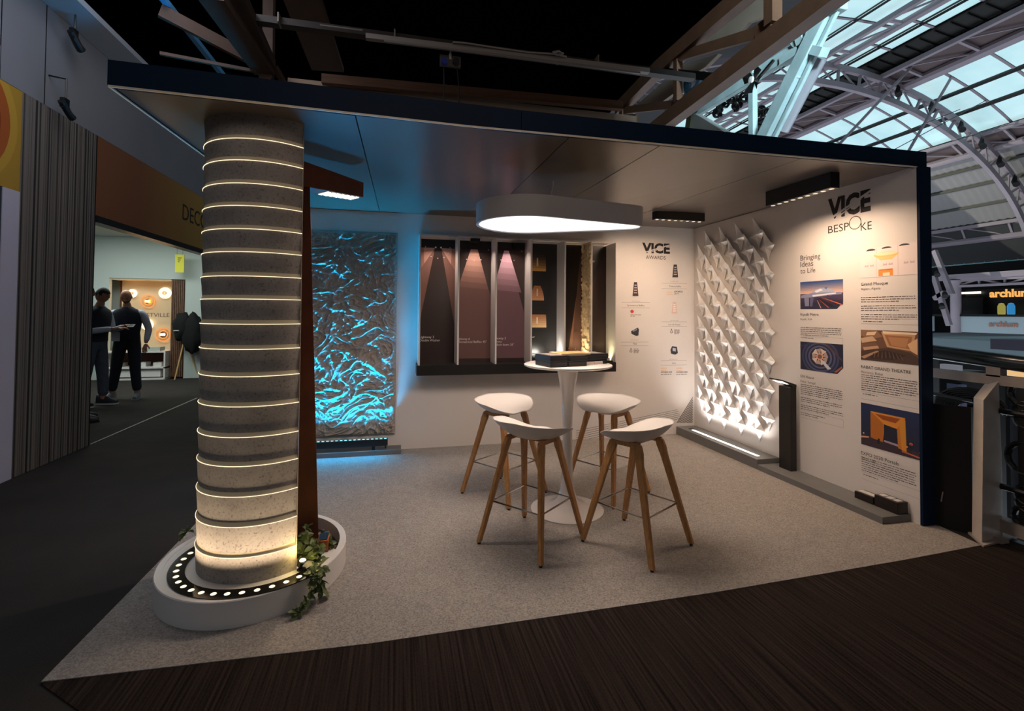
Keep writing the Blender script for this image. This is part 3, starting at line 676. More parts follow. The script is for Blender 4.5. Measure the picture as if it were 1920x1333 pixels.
def photo(u0_, u1_, ztop, zbot, shapes, base, label):
    """u = -y of the corners; the lower right corner is cut off"""
    w, h = u1_-u0_, ztop-zbot; org = Vector((0, -u0_, zbot)); g = MB(); ms = [pcol(base)]
    def pt(u, v, k): return org+Vector((-k, -u*w, v*h))
    cut = .13
    B = [(0, 0), (1-cut, 0), (1, cut*w/h), (1, 1), (0, 1)]
    g.prism([pt(u, v, .0) for u, v in B], (-.0015, 0, 0))
    for i, (poly, colr) in enumerate(shapes):
        m = pcol(colr)
        if m not in ms: ms.append(m)
        g.m = ms.index(m); ar = sum(poly[a][0]*poly[(a+1) % len(poly)][1]-poly[(a+1) % len(poly)][0]*poly[a][1] for a in range(len(poly)))
        pp = poly if ar > 0 else poly[::-1]
        g.add([pt(min(max(u, 0), 1), min(max(v, 0), 1), .0016+i*.00004) for u, v in pp], [tuple(range(len(pp)))])
    # the wall-coloured cut corner
    g.build('photo_print', ms, WR, tagk=dict(label=label))
def bands(v0, v1, c0, c1, n=6, u0=0, u1=1): return [([(u0, v0+(v1-v0)*k/n), (u1, v0+(v1-v0)*k/n), (u1, v0+(v1-v0)*(k+1)/n), (u0, v0+(v1-v0)*(k+1)/n)], lerpc(c0, c1, k/(n-1))) for k in range(n)]
def arcp(cx, cy, rx, ry, a0_, a1_, n=10): return [(cx+rx*math.cos(a0_+(a1_-a0_)*k/n), cy+ry*math.sin(a0_+(a1_-a0_)*k/n)) for k in range(n+1)]
# 1 station at dusk
sh = bands(.55, 1, 'e6b9a0', '2f4a86', 8)+bands(.14, .55, '2a2440', '50405a', 5)
sh += [([(.30, .62), (.42, .72), (.62, .74), (.80, .66), (.82, .56), (.30, .54)], 'aab0c8'), ([(.36, .64), (.50, .72), (.56, .66), (.40, .58)], 'e6e8f2'), ([(.58, .74), (.66, .78), (.64, .68)], '5f6c94'),
       ([(.02, .50), (.30, .58), (.95, .58), (.98, .50), (.30, .42), (.02, .40)], '8d8fb0'), ([(.30, .50), (.85, .56), (.85, .52), (.32, .44)], 'e9e6ea'), ([(.10, .40), (.22, .44), (.22, .10), (.12, .10)], '7f829f'), ([(.25, .40), (.34, .42), (.30, .08), (.24, .10)], '5b5d7c'),
       ([(.40, .36), (.50, .38), (.86, .05), (.74, .05)], '1c1622'), ([(.52, .40), (.54, .40), (.98, .16), (.98, .12)], 'd2603a'), ([(.46, .34), (.47, .34), (.70, .04), (.67, .04)], 'b9503c'), ([(.42, .30), (.43, .30), (.52, .02), (.50, .02)], 'd8a890'), ([(.62, .44), (.95, .34), (.98, .40), (.66, .48)], '41385a')]
photo(1.606, 2.036, 1.745, 1.503, sh, '2b2842', 'photo of an elevated station at dusk')
# 2 aerial view of a round building
sh = []
for r, c_ in ((.44, '3b4368'), (.40, '23294a'), (.36, '4b5274'), (.32, '1d2140'), (.28, '5a5f7c'), (.24, '232745')): sh.append((arcp(.48, .50, r, r*1.55*.92, 0, 2*PI, 24), c_))
for k in range(9):
    a = 2*PI*k/9; ca, sa = math.cos(a), math.sin(a); cb, sb = math.cos(a+.75), math.sin(a+.75)
    sh.append(([(.48+.06*ca, .52+.08*sa), (.48+.20*ca, .52+.30*sa), (.48+.20*cb*.95, .52+.30*sb*.95)], 'dcc4b4' if k % 2 else 'b09a94'))
sh += [(arcp(.48, .52, .08, .12, 0, 2*PI, 14), 'e0a27c'), (arcp(.48, .52, .055, .08, 0, 2*PI, 14), '7a5a50'), ([(.52, .34), (.58, .38), (.74, .14), (.66, .10)], 'c8ccd8'), ([(.62, .96), (.66, .98), (.98, .50), (.98, .44)], '5a3a38'), ([(.80, .05), (.98, .28), (.98, .22), (.86, .04)], 'a85c48'), ([(0, .86), (.30, .98), (.34, .98), (0, .80)], '2e3658')]
photo(1.603, 2.032, 1.211, .965, sh, '1c2038', 'photo of a round building seen from above')
# 3 pale interior with golden ring
sh = bands(0, 1, 'e8d8d6', 'eadcd8', 4)+[([(.30, .0), (.31, .0), (.31, 1), (.30, 1)], 'd8c4c0'), ([(.68, 0), (.69, 0), (.69, 1), (.68, 1)], 'd8c4c0'), (arcp(.20, .90, .09, .07, 0, PI, 8), '3a3034'), (arcp(.49, .92, .09, .06, 0, PI, 8), '3a3034'), (arcp(.79, .94, .09, .06, 0, PI, 8), '3a3034'),
     (arcp(.48, .72, .22, .10, 0, 2*PI, 18), 'f0c070'), (arcp(.48, .75, .20, .06, 0, 2*PI, 18), 'f6e0b8'), ([(.30, .66), (.66, .66), (.58, .54), (.38, .54)], 'efc684'), ([(.34, .02), (.60, .02), (.60, .24), (.34, .24)], 'e0913c'), ([(.42, .02), (.54, .02), (.54, .12), (.42, .12)], 'f4e0c0'), ([(.36, .20), (.58, .20), (.58, .24), (.36, .24)], 'c87028')]
for u in (.08, .18, .42, .52, .78, .88): sh.append(([(u, .36), (u+.08, .36), (u+.07, .44), (u+.04, .40), (u+.01, .44)], 'c8b4b2'))
photo(2.192, 2.62, 1.968, 1.742, sh, 'e9dcda', 'pale photo of a domed interior with a golden ring')
# 4 angular bronze auditorium
sh = [([(.38, .95), (.95, .92), (.90, .40), (.48, .48)], 'c89a70'), ([(.44, .86), (.90, .84), (.86, .46), (.52, .52)], 'a06a44'), ([(.50, .80), (.84, .78), (.80, .50), (.56, .54)], 'b98358'), ([(.40, .98), (.98, .96), (.96, .90), (.42, .90)], 'f0d8b8'),
      ([(0, 1), (.30, 1), (.40, .80), (.20, .70), (.0, .80)], '8f6a50'), ([(.0, .72), (.22, .80), (.30, .66), (.02, .56)], 'd0aa88'), ([(.12, .92), (.30, .96), (.26, .84), (.10, .82)], 'e6c8a8'), ([(.0, .52), (.28, .60), (.34, .46), (.0, .36)], '7a5640'), ([(.04, .42), (.32, .50), (.34, .42), (.06, .32)], 'c29a7c'),
      ([(0, .30), (.30, .40), (.50, .46), (.86, .36), (1, .20), (1, 0), (0, 0)], '4a3328'), ([(.10, .22), (.45, .38), (.80, .26), (.60, .08), (.2, .06)], '36241c'), ([(0, .10), (.30, .34), (.34, .32), (.06, .04)], 'b08a6c'), ([(.82, .60), (.98, .80), (.98, .30), (.88, .40)], 'e0b488')]
for k in range(16): sh.append(([(.2+.04*k*.9, .10+.012*(k % 5)), (.22+.036*k, .10+.012*(k % 5)), (.25+.03*k, .34-.010*abs(k-8)), (.24+.03*k, .34-.010*abs(k-8))], '6a4c3c' if k % 2 else '251813'))
photo(2.189, 2.623, 1.338, 1.104, sh, '6b4a38', 'brown photo of an angular auditorium')
# 5 glowing portal at night
sh = bands(.22, 1, '141e3c', '1a2a55', 5)+[([(0, 0), (1, 0), (1, .16), (0, .26)], '3a2a36'), ([(.18, .84), (.78, .84), (.80, .10), (.66, .14), (.64, .62), (.44, .60), (.40, .20), (.18, .22)], 'c87828'),
     ([(.18, .84), (.40, .62), (.40, .18), (.18, .22)], 'b86a1c'), ([(.18, .84), (.78, .84), (.64, .56), (.42, .60)], 'e09030'), ([(.26, .80), (.70, .80), (.62, .68), (.40, .70)], '9c4a14'), ([(.68, .70), (.78, .80), (.79, .10), (.72, .12)], 'd8902c'), ([(.42, .60), (.64, .56), (.64, .20), (.42, .24)], '141a30'),
     ([(.30, .12), (.34, .12), (.35, .24), (.31, .24)], '140c0c'), ([(0, .16), (.15, .20), (.15, .23), (0, .20)], 'e8b090'), ([(.42, .20), (.66, .17), (.66, .22), (.42, .24)], 'b09ab0'), (arcp(.87, .30, .03, .035, 0, 2*PI, 8), 'e05a30'), (arcp(.80, .22, .02, .02, 0, 2*PI, 8), 'e8964a'), ([(.86, .30), (.875, .30), (.875, .04), (.86, .04)], '20161c'), ([(.72, .08), (1, .04), (1, .07), (.72, .11)], 'c86a50'), (arcp(.05, .28, .015, .015, 0, 2*PI, 8), 'f0e0d0')]
photo(2.185, 2.62, .770, .447, sh, '16203f', 'night photo of a glowing orange portal building')
for s, xa, xb, yy in (('Riyadh Metro', 1501, 1535, 592), ('UN House', 1501, 1526.5, 707)): rtext(s, xa, xb, yy)
rtext('Riyadh, KSA', 1501, 1523, 600, m=pcol('6a605c')); rtext('Dakar, Senegal', 1501, 1529, 716, m=pcol('6a605c'))
rtext('Grand Mosque', 1614.5, 1665, 536); rtext('Algiers, Algeria', 1614.5, 1651, 544, m=pcol('6a605c'))
rtext('RABAT GRAND THEATRE', 1614.5, 1708, 690); rtext('Morocco, Rabat', 1614.5, 1656, 699, m=pcol('6a605c'))
rtext('EXPO 2020 Portals', 1614.5, 1685, 851.5); rtext('Dubai, UAE', 1614.5, 1643, 860, m=pcol('6a605c'))
def para(u0_, u1_, zt, n, lead=.0165, label=None, gaps=(), short=.7, seed=1):
    r = random.Random(seed); g = MB()
    for k in range(n):
        if k in gaps: continue
        z = zt-k*lead; u = u0_; end = u0_+(u1_-u0_)*(short if (k+1 in gaps or k == n-1) else r.uniform(.96, 1))
        while u < end:
            w = min(r.uniform(.010, .036), end-u); h = r.choice((.0042, .0056))
            if w > .003: g.add([(-.001, -u, z), (-.001, -u-w, z), (-.001, -u-w, z+h), (-.001, -u, z+h)], [(0, 1, 2, 3)])
            u += w+.005
    g.build('small_print', pcol('4a403d'), WR)
def frame_line(u0_, u1_, z0_, z1_):
    g = MB(); t = .001
    for q in ((u0_, u1_, z0_-t, z0_+t), (u0_, u1_, z1_-t, z1_+t), (u1_-t, u1_+t, z0_, z1_)): g.add([(-.001, -q[0], q[2]), (-.001, -q[1], q[2]), (-.001, -q[1], q[3]), (-.001, -q[0], q[3])], [(0, 1, 2, 3)])
    g.build('printed_line', pcol('a89e9a'), WR)
para(1.606, 2.02, 1.335, 5, seed=2); para(1.606, 1.80, 1.243, 1); frame_line(1.606, 2.03, 1.20, 1.26)
para(1.603, 2.03, .825, 14, seed=3, gaps=(6, 10)); para(1.603, 1.86, .575, 2, seed=9); frame_line(1.603, 2.03, .535, .60)
para(2.192, 2.615, 1.585, 11, seed=4, gaps=(3, 7)); para(2.21, 2.43, 1.40, 1); frame_line(2.192, 2.62, 1.385, 1.425)
para(2.189, 2.62, .985, 8, seed=5); para(2.20, 2.38, .838, 1); frame_line(2.189, 2.62, .80, .855)
para(2.185, 2.60, .345, 7, seed=6); para(2.2, 2.38, .215, 1); frame_line(2.185, 2.62, .18, .235)

# ================================================================== folded-star relief
st = thing('folded_star_relief', 'white relief of folded paper-like stars covering the right wall beside the corner', 'wall art', (0, -.68, .12))
M_STAR = mat('pearly_white_star', 'e9e6e4', .42, var=.02, scale=9)
def star_mesh(seed):
    r = random.Random(seed); v = []; n = 8
    # y = to the right on the wall (towards -Y world), z up, x = out of the wall
    tips = [(.005, .172, .076), (.152, .003, .068), (.0, -.138, .006), (-.122, .0, .004)]
    inn = [(.046, .050, .022), (.044, -.046, .010), (-.040, -.046, .002), (-.040, .050, .008)]
    pts = []
    for k in range(4): pts.append(tips[k]); pts.append(inn[k])
    c = (.002, .002, .052)
    P_ = [(-p[2]*1.0-.004, -p[0]+r.uniform(-.004, .004), p[1]+r.uniform(-.004, .004)) for p in pts]
    C_ = (-c[2], -c[0], c[1])
    # ridge mid-points give the folds a slight curve
    vs = [C_]+P_; fs = []
    mids = []
    for k in range(8):
        a = Vector(C_); b = Vector(P_[k]); m_ = (a+b)/2+Vector((.004 if k % 2 == 0 else .002, 0, 0)); vs.append(tuple(m_)); mids.append(len(vs)-1)
    for k in range(8):
        k2 = (k+1) % 8; fs += [(0, mids[k], mids[k2]), (mids[k], 1+k, 1+k2, mids[k2])]
    # thickness: back sheet
    nb = len(vs); vs += [(min(v_[0]+.003, -.0008), v_[1], v_[2]) for v_ in vs]; fs += [tuple(i+nb for i in f[::-1]) for f in fs]
    fs += [(1+k, 1+k+nb, 1+(k+1) % 8+nb, 1+(k+1) % 8) for k in range(8)]
    me = bpy.data.meshes.new('star'); me.from_pydata(vs, [], fs); me.materials.append(M_STAR); me.validate(); me.update()
    bm = bmesh.new(); bm.from_mesh(me); bmesh.ops.recalc_face_normals(bm, faces=bm.faces); bm.to_mesh(me); bm.free()
    return me
SM = [star_mesh(k) for k in range(5)]
pitch, rowh = .265, .1385
row = 0; z = 2.25
while z > .20:
    k = 0; off = (.0 if row % 2 == 0 else -.131)
    y = -.12-off if False else 0
    cols = [-.30-.265*j for j in range(4)] if row % 2 == 0 else [-.165-.265*j for j in range(5)]
    for j, yc in enumerate(cols):
        if row % 2 and j == 4 and row % 4 == 3 and False: continue
        o = bpy.data.objects.new('star', SM[rnd.randrange(5)]); COL.objects.link(o); o.parent = st
        o.location = (0, yc+.68, z-.12); o.rotation_euler = (rnd.uniform(-.06, .06), 0, 0)
    row += 1; z -= rowh

# ================================================================== grey platforms by the right wall
g1 = thing('grey_plinth', 'taller grey plinth in the back right corner with a slot of light', 'plinth', (-.125, -.67, .004))
g = MB(); zt = .096
sx0, sx1, sy0, sy1 = -.175, -.120, -1.26, -.13
g.prism([(-.25, -.002, .004), (-.25, -1.353, .004), (-.002, -1.353, .004), (-.002, -.002, .004)], (0, 0, .082))
g.box(-.25, sx0, -1.353, -.002, .086, zt).box(sx1, -.002, -1.353, -.002, .086, zt).box(sx0, sx1, sy1, -.002, .086, zt).box(sx0, sx1, -1.353, sy0, .086, zt)
g.build('body', M_GREYP, g1)
MB().box(sx0+.002, sx1-.002, sy0+.002, sy1-.002, .0865, .089).build('light_channel', M_BLACK, g1)
g = MB(); ME_ = glow('white_diode_strip', (1, .95, .88), 4)
MB().box(sx0+.014, sx1-.008, sy0+.01, sy1-.05, .0895, .0915).build('light_strip', ME_, g1, tagk=dict(label='glowing white light strip'))
g2 = MB().box(-.25, -.002, -2.555, -1.357, .004, .052); tag(g2.build('grey_plinth', M_GREYP), 'lower grey plinth along the right wall carrying the black bollard', 'plinth')
# bollard light
bl = thing('bollard_light', 'black flat bollard light with a slanted glowing head on the grey plinth', 'light', (-.05, -1.53, .052))
MB().box(-.105, -.045, -1.60, -1.46, .0525, .80).build('post', mat('black_bollard', '15120f', .35), bl, bevel=.002)
v = [(-.115, -1.600, .805), (-.115, -1.455, .805), (-.03, -1.455, .805), (-.03, -1.600, .805), (-.20, -1.600, .845), (-.20, -1.455, .845), (-.03, -1.455, .822), (-.03, -1.60, .822)]
v = [(-.045, -1.602, .800), (-.045, -1.458, .800), (-.205, -1.458, .862), (-.205, -1.602, .862), (-.045, -1.602, .824), (-.045, -1.458, .824), (-.205, -1.458, .872), (-.205, -1.602, .872)]
hb = MB().add(v, [(0, 1, 2, 3)[::-1], (4, 5, 6, 7), (0, 4, 5, 1)[::-1], (1, 5, 6, 2)[::-1], (2, 6, 7, 3)[::-1], (3, 7, 4, 0)[::-1]]).build('head', M_BLACK, bl)
for y0_ in (-1.588, -1.524): MB().add([(-.115, y0_, .8255), (-.115, y0_+.05, .8255), (-.185, y0_+.05, .8526), (-.185, y0_, .8526)], [(0, 1, 2, 3), (3, 2, 1, 0)]).build('lens', glow('bollard_lens', (1, .94, .86), 6), hb)
MB().lathe((-.06, -1.592, .815), [(.0001, .010), (.008, .010), (.008, 0)], 10).build('cap', M_CHROME, bl, tagk=dict(label='small silver cap'))
# two three-cell floor floodlights
def flood(y0_, y1_, z1_, lab):
    t = thing('floor_floodlight', lab, 'light', (-.05, (y0_+y1_)/2, .052), group='three-cell floodlights lying on the plinth')
    MB().box(-.105, -.012, y1_, y0_, .0525, z1_).build('housing', mat('bronze_black_housing', '1c130e', .35), t, bevel=.003)
    for k in range(3):
        c = y0_+(y1_-y0_)*(.2+.3*k); MB().box(-.085, -.035, c-.020, c+.020, z1_+.0002, z1_+.003).build('lens', pcol('d6cfca', .25), t)
    return t
flood(-2.215, -2.365, .105, 'flatter bronze-black floodlight lying on the plinth, farther from its end')
flood(-2.375, -2.545, .135, 'taller bronze-black floodlight lying at the near end of the grey plinth')

# ================================================================== canopy lights and the pendant
def track(name_loc, x0_, x1_, y0_, y1_, z0_, lab, n, axis):
    t = thing('ceiling_spotlight_bar', lab, 'ceiling light', ((x0_+x1_)/2, (y0_+y1_)/2, 2.50)); 
    MB().box(x0_, x1_, y0_, y1_, z0_, 2.499-.08*0).build('housing', M_BLACK, t, bevel=.002)
    for k in range(n):
        f = (k+.5)/n
        c = (x0_+(x1_-x0_)*(f if axis == 'x' else .55), y0_+(y1_-y0_)*(f if axis == 'y' else .55), z0_-.0015)
        MB().lathe(c, [(.0001, 0), (.012, .0), (.018, .0014)], 10).build('lens', glow('warm_track_lens', (1, .74, .5), 1.3), t)
    return t
track('r', -.49, -.41, -2.39, -1.75, 2.375, 'long black spotlight bar under the canopy above the right wall', 9, 'y')
track('b', -1.0, -.44, -.84, -.76, 2.415, 'short black spotlight bar under the canopy near the back wall', 8, 'x')
pd = thing('pendant_lamp', 'white teardrop pendant lamp with a glowing underside above the round table', 'pendant lamp', (-2.45, -2.05, 2.05))
def tear(k=1.):
    pts = []; c0_ = Vector((-2.68, -2.05)); r0_ = .345; c1_ = Vector((-1.99, -2.16)); r1_ = .115
    d = (c1_-c0_); L_ = d.length; al = math.atan2(d.y, d.x); be = math.acos((r0_-r1_)/L_)
    for i in range(33):
        a = al+be+(2*PI-2*be)*i/32; pts.append(c0_+Vector((math.cos(a), math.sin(a)))*(r0_*1-(1-k)*.5))
    for i in range(17):
        a = al-be+2*be*i/16; pts.append(c1_+Vector((math.cos(a), math.sin(a)))*(r1_-(1-k)*.5))
    return pts
T1, T2 = tear(1), tear(.965); n = len(T1)
rows = [[(p.x, p.y, z) for p in T]+[(T[0].x, T[0].y, z)] for T, z in ((T2, 2.058), (T2, 2.05), (T1, 2.05), (T1, 2.185))]
g = MB().grid(rows); g.add([(p.x, p.y, 2.185) for p in T1], [tuple(range(n))]); g.build('shade', mat('pendant_white', 'aeaaa8', .5), pd, smooth=30)
MB().add([(p.x, p.y, 2.056) for p in T2], [tuple(range(n))[::-1]]).build('diffuser', glow('pendant_diffuser', (1, .96, .93), 1.15), pd, tagk=dict(label='glowing white diffuser'))
MB().lathe((-2.385, -1.73, 2.493), [(.0001, -.012), (.045, -.010), (.05, 0)], 20).build('ceiling_rose', M_BLACK, pd)
MB().tube([(-2.385, -1.73, 2.485), (-2.395, -1.76, 2.42), (-2.43, -1.83, 2.34), (-2.46, -1.90, 2.26), (-2.47, -1.92, 2.185)], .003, 6).build('cable', M_WHITEP, pd)

# ================================================================== table and what lies on it
TX, TY, TZ = -2.30, -1.845, 1.078
tb = thing('bar_table', 'tall round white pedestal table with a trumpet foot between the stools', 'table', (TX, TY, .004))
M_TBL = mat('white_table_gloss', 'ddd6d0', .18)
MB().lathe((TX, TY, 0), [(.0001, TZ-.004), (.318, TZ-.004), (.325, TZ-.008), (.325, TZ-.018), (.305, TZ-.026), (.06, TZ-.027)][::-1], 64).build('tabletop', M_TBL, tb, smooth=30)
pr = [(.268, .004), (.268, .010), (.24, .018), (.17, .030), (.11, .050), (.075, .085), (.053, .15), (.042, .26), (.036, .42), (.034, .56), (.037, .70), (.047, .83), (.062, .94), (.076, 1.01), (.085, TZ-.028)]
MB().lathe((TX, TY, 0), pr, 48, cap0=True).build('pedestal', M_TBL, tb, smooth=60)
M_CASE = mat('dark_sample_case', '2a2a2c', .4, var=.15, scale=20); M_CASEB = mat('case_lid_trim', '4a4644', .4)
ax = Vector((.93, .20, 0)).normalized(); ay = Vector((-ax.y, ax.x, 0))
def case(u, v, w, d, z0_, h, label, top=None, grp='dark sample cases stacked on the table'):
    c = Vector((TX, TY, 0))+ax*u+ay*v
    t = thing('sample_case', label, 'case', (c.x, c.y, z0_), group=grp)
    MB().obox((c.x, c.y, z0_+h/2), ax, ay, (0, 0, 1), w/2, d/2, h/2).build('body', M_CASE, t, bevel=.002)
    MB().obox((c.x, c.y, z0_+h*.62), ax, ay, (0, 0, 1), w/2+.0008, d/2+.0008, .0018).build('lid_seam', M_CASEB, t)
    if top:
        for k in range(top[0]):
            q = c+ay*((k+.5)/top[0]-.5)*d*.8; MB().obox((q.x, q.y, z0_+h+.0012), ax, ay, (0, 0, 1), w*.38, d*.8/top[0]*.38, .001).build('swatch', pcol(top[1]), t)
    return t
zt_ = TZ-.004+.0005
case(-.19, -.08, .135, .22, zt_, .040, 'lower dark sample case at the left edge of the table stack')
case(-.19, -.08, .135, .22, zt_+.041, .038, 'upper dark sample case at the left of the stack with grey swatches', (5, '9a8c84'))
case(-.035, -.09, .15, .20, zt_, .036, 'lower dark sample case in the middle of the table stack')
case(-.025, -.09, .15, .20, zt_+.037, .038, 'upper dark sample case in the middle beside the orange swatch block')
case(.17, -.02, .22, .17, zt_, .036, 'lower dark sample case at the right of the table stack')
case(.16, -.02, .24, .19, zt_+.037, .040, 'upper dark sample case at the right end of the stack with grey top', (3, '8c8580'))
t = thing('wooden_sample_tray', 'glowing wood-coloured sample tray lying on the dark cases', 'tray', (TX+.02, TY+.0, zt_+.076), group=None)
c = Vector((TX-.005, TY-.055, 0)); MB().obox((c.x, c.y, zt_+.083), ax, ay, (0, 0, 1), .125, .085, .006).build('frame', pcol('e8c9a0'), t); MB().obox((c.x, c.y, zt_+.0895), ax, ay, (0, 0, 1), .10, .062, .0012).build('veneer_sheet', pcol('c98b4e'), t)
for (px, py, lab) in ((1086, 684, 'leftmost stack of small cards at the front of the table'), (1103, 682, 'middle stack of small cards at the front of the table'), (1119, 681, 'third small card stack beside the dark cases'), (1133, 675, 'small grey card stack at the right edge of the table')):
    q = at(px, py, z=zt_+.004); t = tag(MB().obox((q.x, q.y, zt_+.0105), ax, ay, (0, 0, 1), .036, .024, .010).build('card_stack', pcol('d8c9bf' if px != 1133 else 'a59c94')), lab, 'cards', 'stacks of cards on the table')

# ================================================================== stools
def make_stool():
    t = thing('bar_stool', '', 'stool', (0, 0, .004), group='white shell bar stools around the table')
    # local frame: +y faces the table, x is the width
    rows = []; NU, NV = 40, 14
    def surf(u, v, inner=True):
        a = 2*PI*u; ca, sa = math.cos(a), math.sin(a)
        ex = abs(ca)**.9*math.copysign(1, ca); ey = abs(sa)**.95*math.copysign(1, sa)
        hx, hy = .278, (.185 if sa > 0 else .200)
        x = hx*ex*v; y = hy*ey*v-.0
        back = max(0, -sa)
        side = abs(ca)
        rim = .052*side**2.2+.075*back**1.2*(1-.25*side)-.030*max(0, sa)**1.5
        z = .696+rim*(v**2.4)+.012*math.exp(-(x/.06)**2)*max(0, (y+.05)/.2)
        return Vector((x, y, z))
    for j in range(NV+1):
        v = (j/NV)**.8 if j else .001; rows.append([surf(i/NU, v) for i in range(NU+1)])
    under = []
    for j in range(NV, -1, -1):
        v = max(j/NV, .001)
        r = []
        for i in range(NU+1):
            p = surf(i/NU, v); q = Vector((p.x*.985, p.y*.985, 0)); dep = .008+.046*(1-v**2.6)+.0
            z = p.z-dep; zz = .700-.036+ (p.z-.700)*v**.8 ; q.z = min(z, p.z-.007); r.append(q)
        under.append(r)
    g = MB().grid(rows+under); g.build('seat', M_SEAT, t, local=True, smooth=True)
    for q in (-1, 1):
        for w in (-1, 1):
            top = Vector((q*.125, w*.085, .655)); foot = Vector((q*.230, w*.245, .012)); d = (foot-top)
            g = MB(); g.v = []
            X = Vector((1, 0, 0)); Y = Vector((0, 1, 0))
            secs = []
            for s_, hx, hy in ((-.0, .013, .024), (.07, .0135, .030), (.16, .0135, .023), (1, .0125, .0165)):
                c = top+d*s_; secs.append([c+X*(i*hx)+Y*(j*hy) for i, j in ((-1, -1), (1, -1), (1, 1), (-1, 1))])
            vs = [p for s2 in secs for p in s2]; fs = [(0, 3, 2, 1), tuple(range(len(vs)-4, len(vs)))]
            for k in range(len(secs)-1):
                for j in range(4): a_ = k*4+j; b_ = k*4+(j+1) % 4; fs.append((a_, b_, b_+4, a_+4))
            lg = g.add(vs, fs).build('leg', M_WOOD, t, local=True, bevel=.004)
            MB().lathe((foot.x, foot.y, 0), [(.010, .0), (.011, .012)], 10, cap0=True, cap1=True).build('foot_cap', M_BLACK, lg, local=True)
        # rail joining the front and rear leg of one side
        rail = []
        for k in range(13):
            y = -.085+.17*k/12; rail.append(y)
        g = MB(); top_ = .668; P2 = []
        g.box(q*.125-.012, q*.125+.012, -.100, .100, .632, .664); g.build('side_rail', M_WOOD, t, local=True, bevel=.004)
    g = MB()
    for (xa, w) in ((-.10, .02), (.0, .02), (.10, .02)): g.box(-.125, .125, xa*.6-w/2, xa*.6+w/2, .650, .664)
    g.build('cross_bars', M_WOOD, t, local=True)
    f = .62; pz = .655+(.012-.655)*f
    cs = [Vector((q*(.125+.105*f-.006), w*(.085+.16*f-.006), pz)) for q, w in ((-1, -1), (1, -1), (1, 1), (-1, 1))]
    for k in range(4): MB().tube([cs[k], cs[(k+1) % 4]], .0055, 8).build('footrest', M_CHROME, t, local=True, smooth=30)
    return t
proto = make_stool()
spots = [(-2.685, -2.255, -50, 'white shell stool nearest the camera on the left side of the table'), (-2.052, -2.442, 30, 'white shell stool nearest the camera on the right side of the table'),
         (-2.685, -1.435, -143.5, 'white shell stool behind on the left, nearest the display shelf'), (-1.868, -1.595, 120, 'white shell stool behind on the right, nearest the corner')]
for i, (x, y, rz, lab) in enumerate(spots):
    o = proto if i == 0 else copy_tree(proto)
    o.location = (x, y, .004); o.rotation_euler = (0, 0, math.radians(rz)); o['label'] = lab
# ================================================================== LEFT: neighbouring booth across the aisle
XL = -6.73
M_FASC = mat('grey_painted_gallery_wall', '77797f', .7, var=.06, scale=1.2)
tag(MB().box(XL-.12, XL, -9, 9, 3.335, 4.26).build('wall_left', M_FASC), kind='structure'); WL = bpy.data.objects['wall_left']
MB().box(XL, XL+.006, -3.0, -.497, 3.335, 3.60).build('seam_board', M_FASC, WL)
for (y_, z0_, z1_) in ((.02, 3.336, 4.26), (-.49, 3.336, 4.26)): MB().box(XL, XL+.003, y_-.004, y_+.004, z0_, z1_).build('joint', M_BLACK, WL)
cv = MB().add([(XL, -9, 4.262), (XL, 9, 4.262), (XL+.28, 9, 4.30), (XL+.28, -9, 4.30), (XL, -9, 4.36), (XL, 9, 4.36), (XL+.28, 9, 4.36), (XL+.28, -9, 4.36)], [(0, 1, 2, 3), (7, 6, 5, 4), (3, 2, 6, 7), (0, 3, 7, 4), (1, 5, 6, 2)])
tag(cv.build('gallery_edge_beam', mat('pale_beam', '9aa0a8', .6)), 'pale steel beam running along the top of the grey wall', 'beam')
# striped end wall
M_STR = mat('striped_print', '6b625c', .7); nt, b, N, L = nodes(M_STR)
tc = N('ShaderNodeTexCoord'); mp = N('ShaderNodeMapping'); mp.inputs['Scale'].default_value = (1, 26, .02); L(tc.outputs['Object'], mp.inputs[0])
ns = N('ShaderNodeTexNoise'); ns.inputs['Scale'].default_value = 1.6; ns.inputs['Detail'].default_value = 3; L(mp.outputs[0], ns.inputs[0])
rp = N('ShaderNodeValToRGB'); rp.color_ramp.interpolation = 'LINEAR'; rp.color_ramp.elements[0].position = .42; rp.color_ramp.elements[1].position = .55
rp.color_ramp.elements[0].color = (*srgb('211d1b'), 1); rp.color_ramp.elements[1].color = (*srgb('726a64'), 1); L(ns.outputs['Fac'], rp.inputs[0]); L(rp.outputs[0], b.inputs['Base Color'])
sw = thing('striped_panel_wall', 'end wall with vertical grey and brown stripes beside the booth opening', 'wall panel', (XL, .28, 0))
MB().box(XL-.14, XL, -.235, .815, 0, 3.334).build('core', M_STR, sw)
g = MB(); y = -.232; 
while y < .808:
    w = rnd.choice((.010, .014, .020, .028)); 
    if rnd.random() < .6: g.box(XL, XL+rnd.choice((.003, .006)), y, min(y+w, .812), .002, 3.333)
    y += w+.004
tag(g.build('stripe_slats', M_STR, sw), kind='stuff')
MB().box(XL-.14, XL+.004, .812, .83, 0, 3.333).build('edge_strip', M_BLACK, sw)
tag(MB().box(XL-.16, XL+.002, -.42, -.237, 0, 2.46).build('white_jamb', mat('jamb_white', 'b9b4c4', .6)), 'pale vertical door jamb left of the striped wall', 'jamb')
tag(MB().box(XL-.18, XL-.004, -.75, -.422, 0, 2.46).build('dark_door_frame', mat('dark_teal_frame', '22303a', .4)), 'dark upright frame at the left edge of the photo', 'frame')
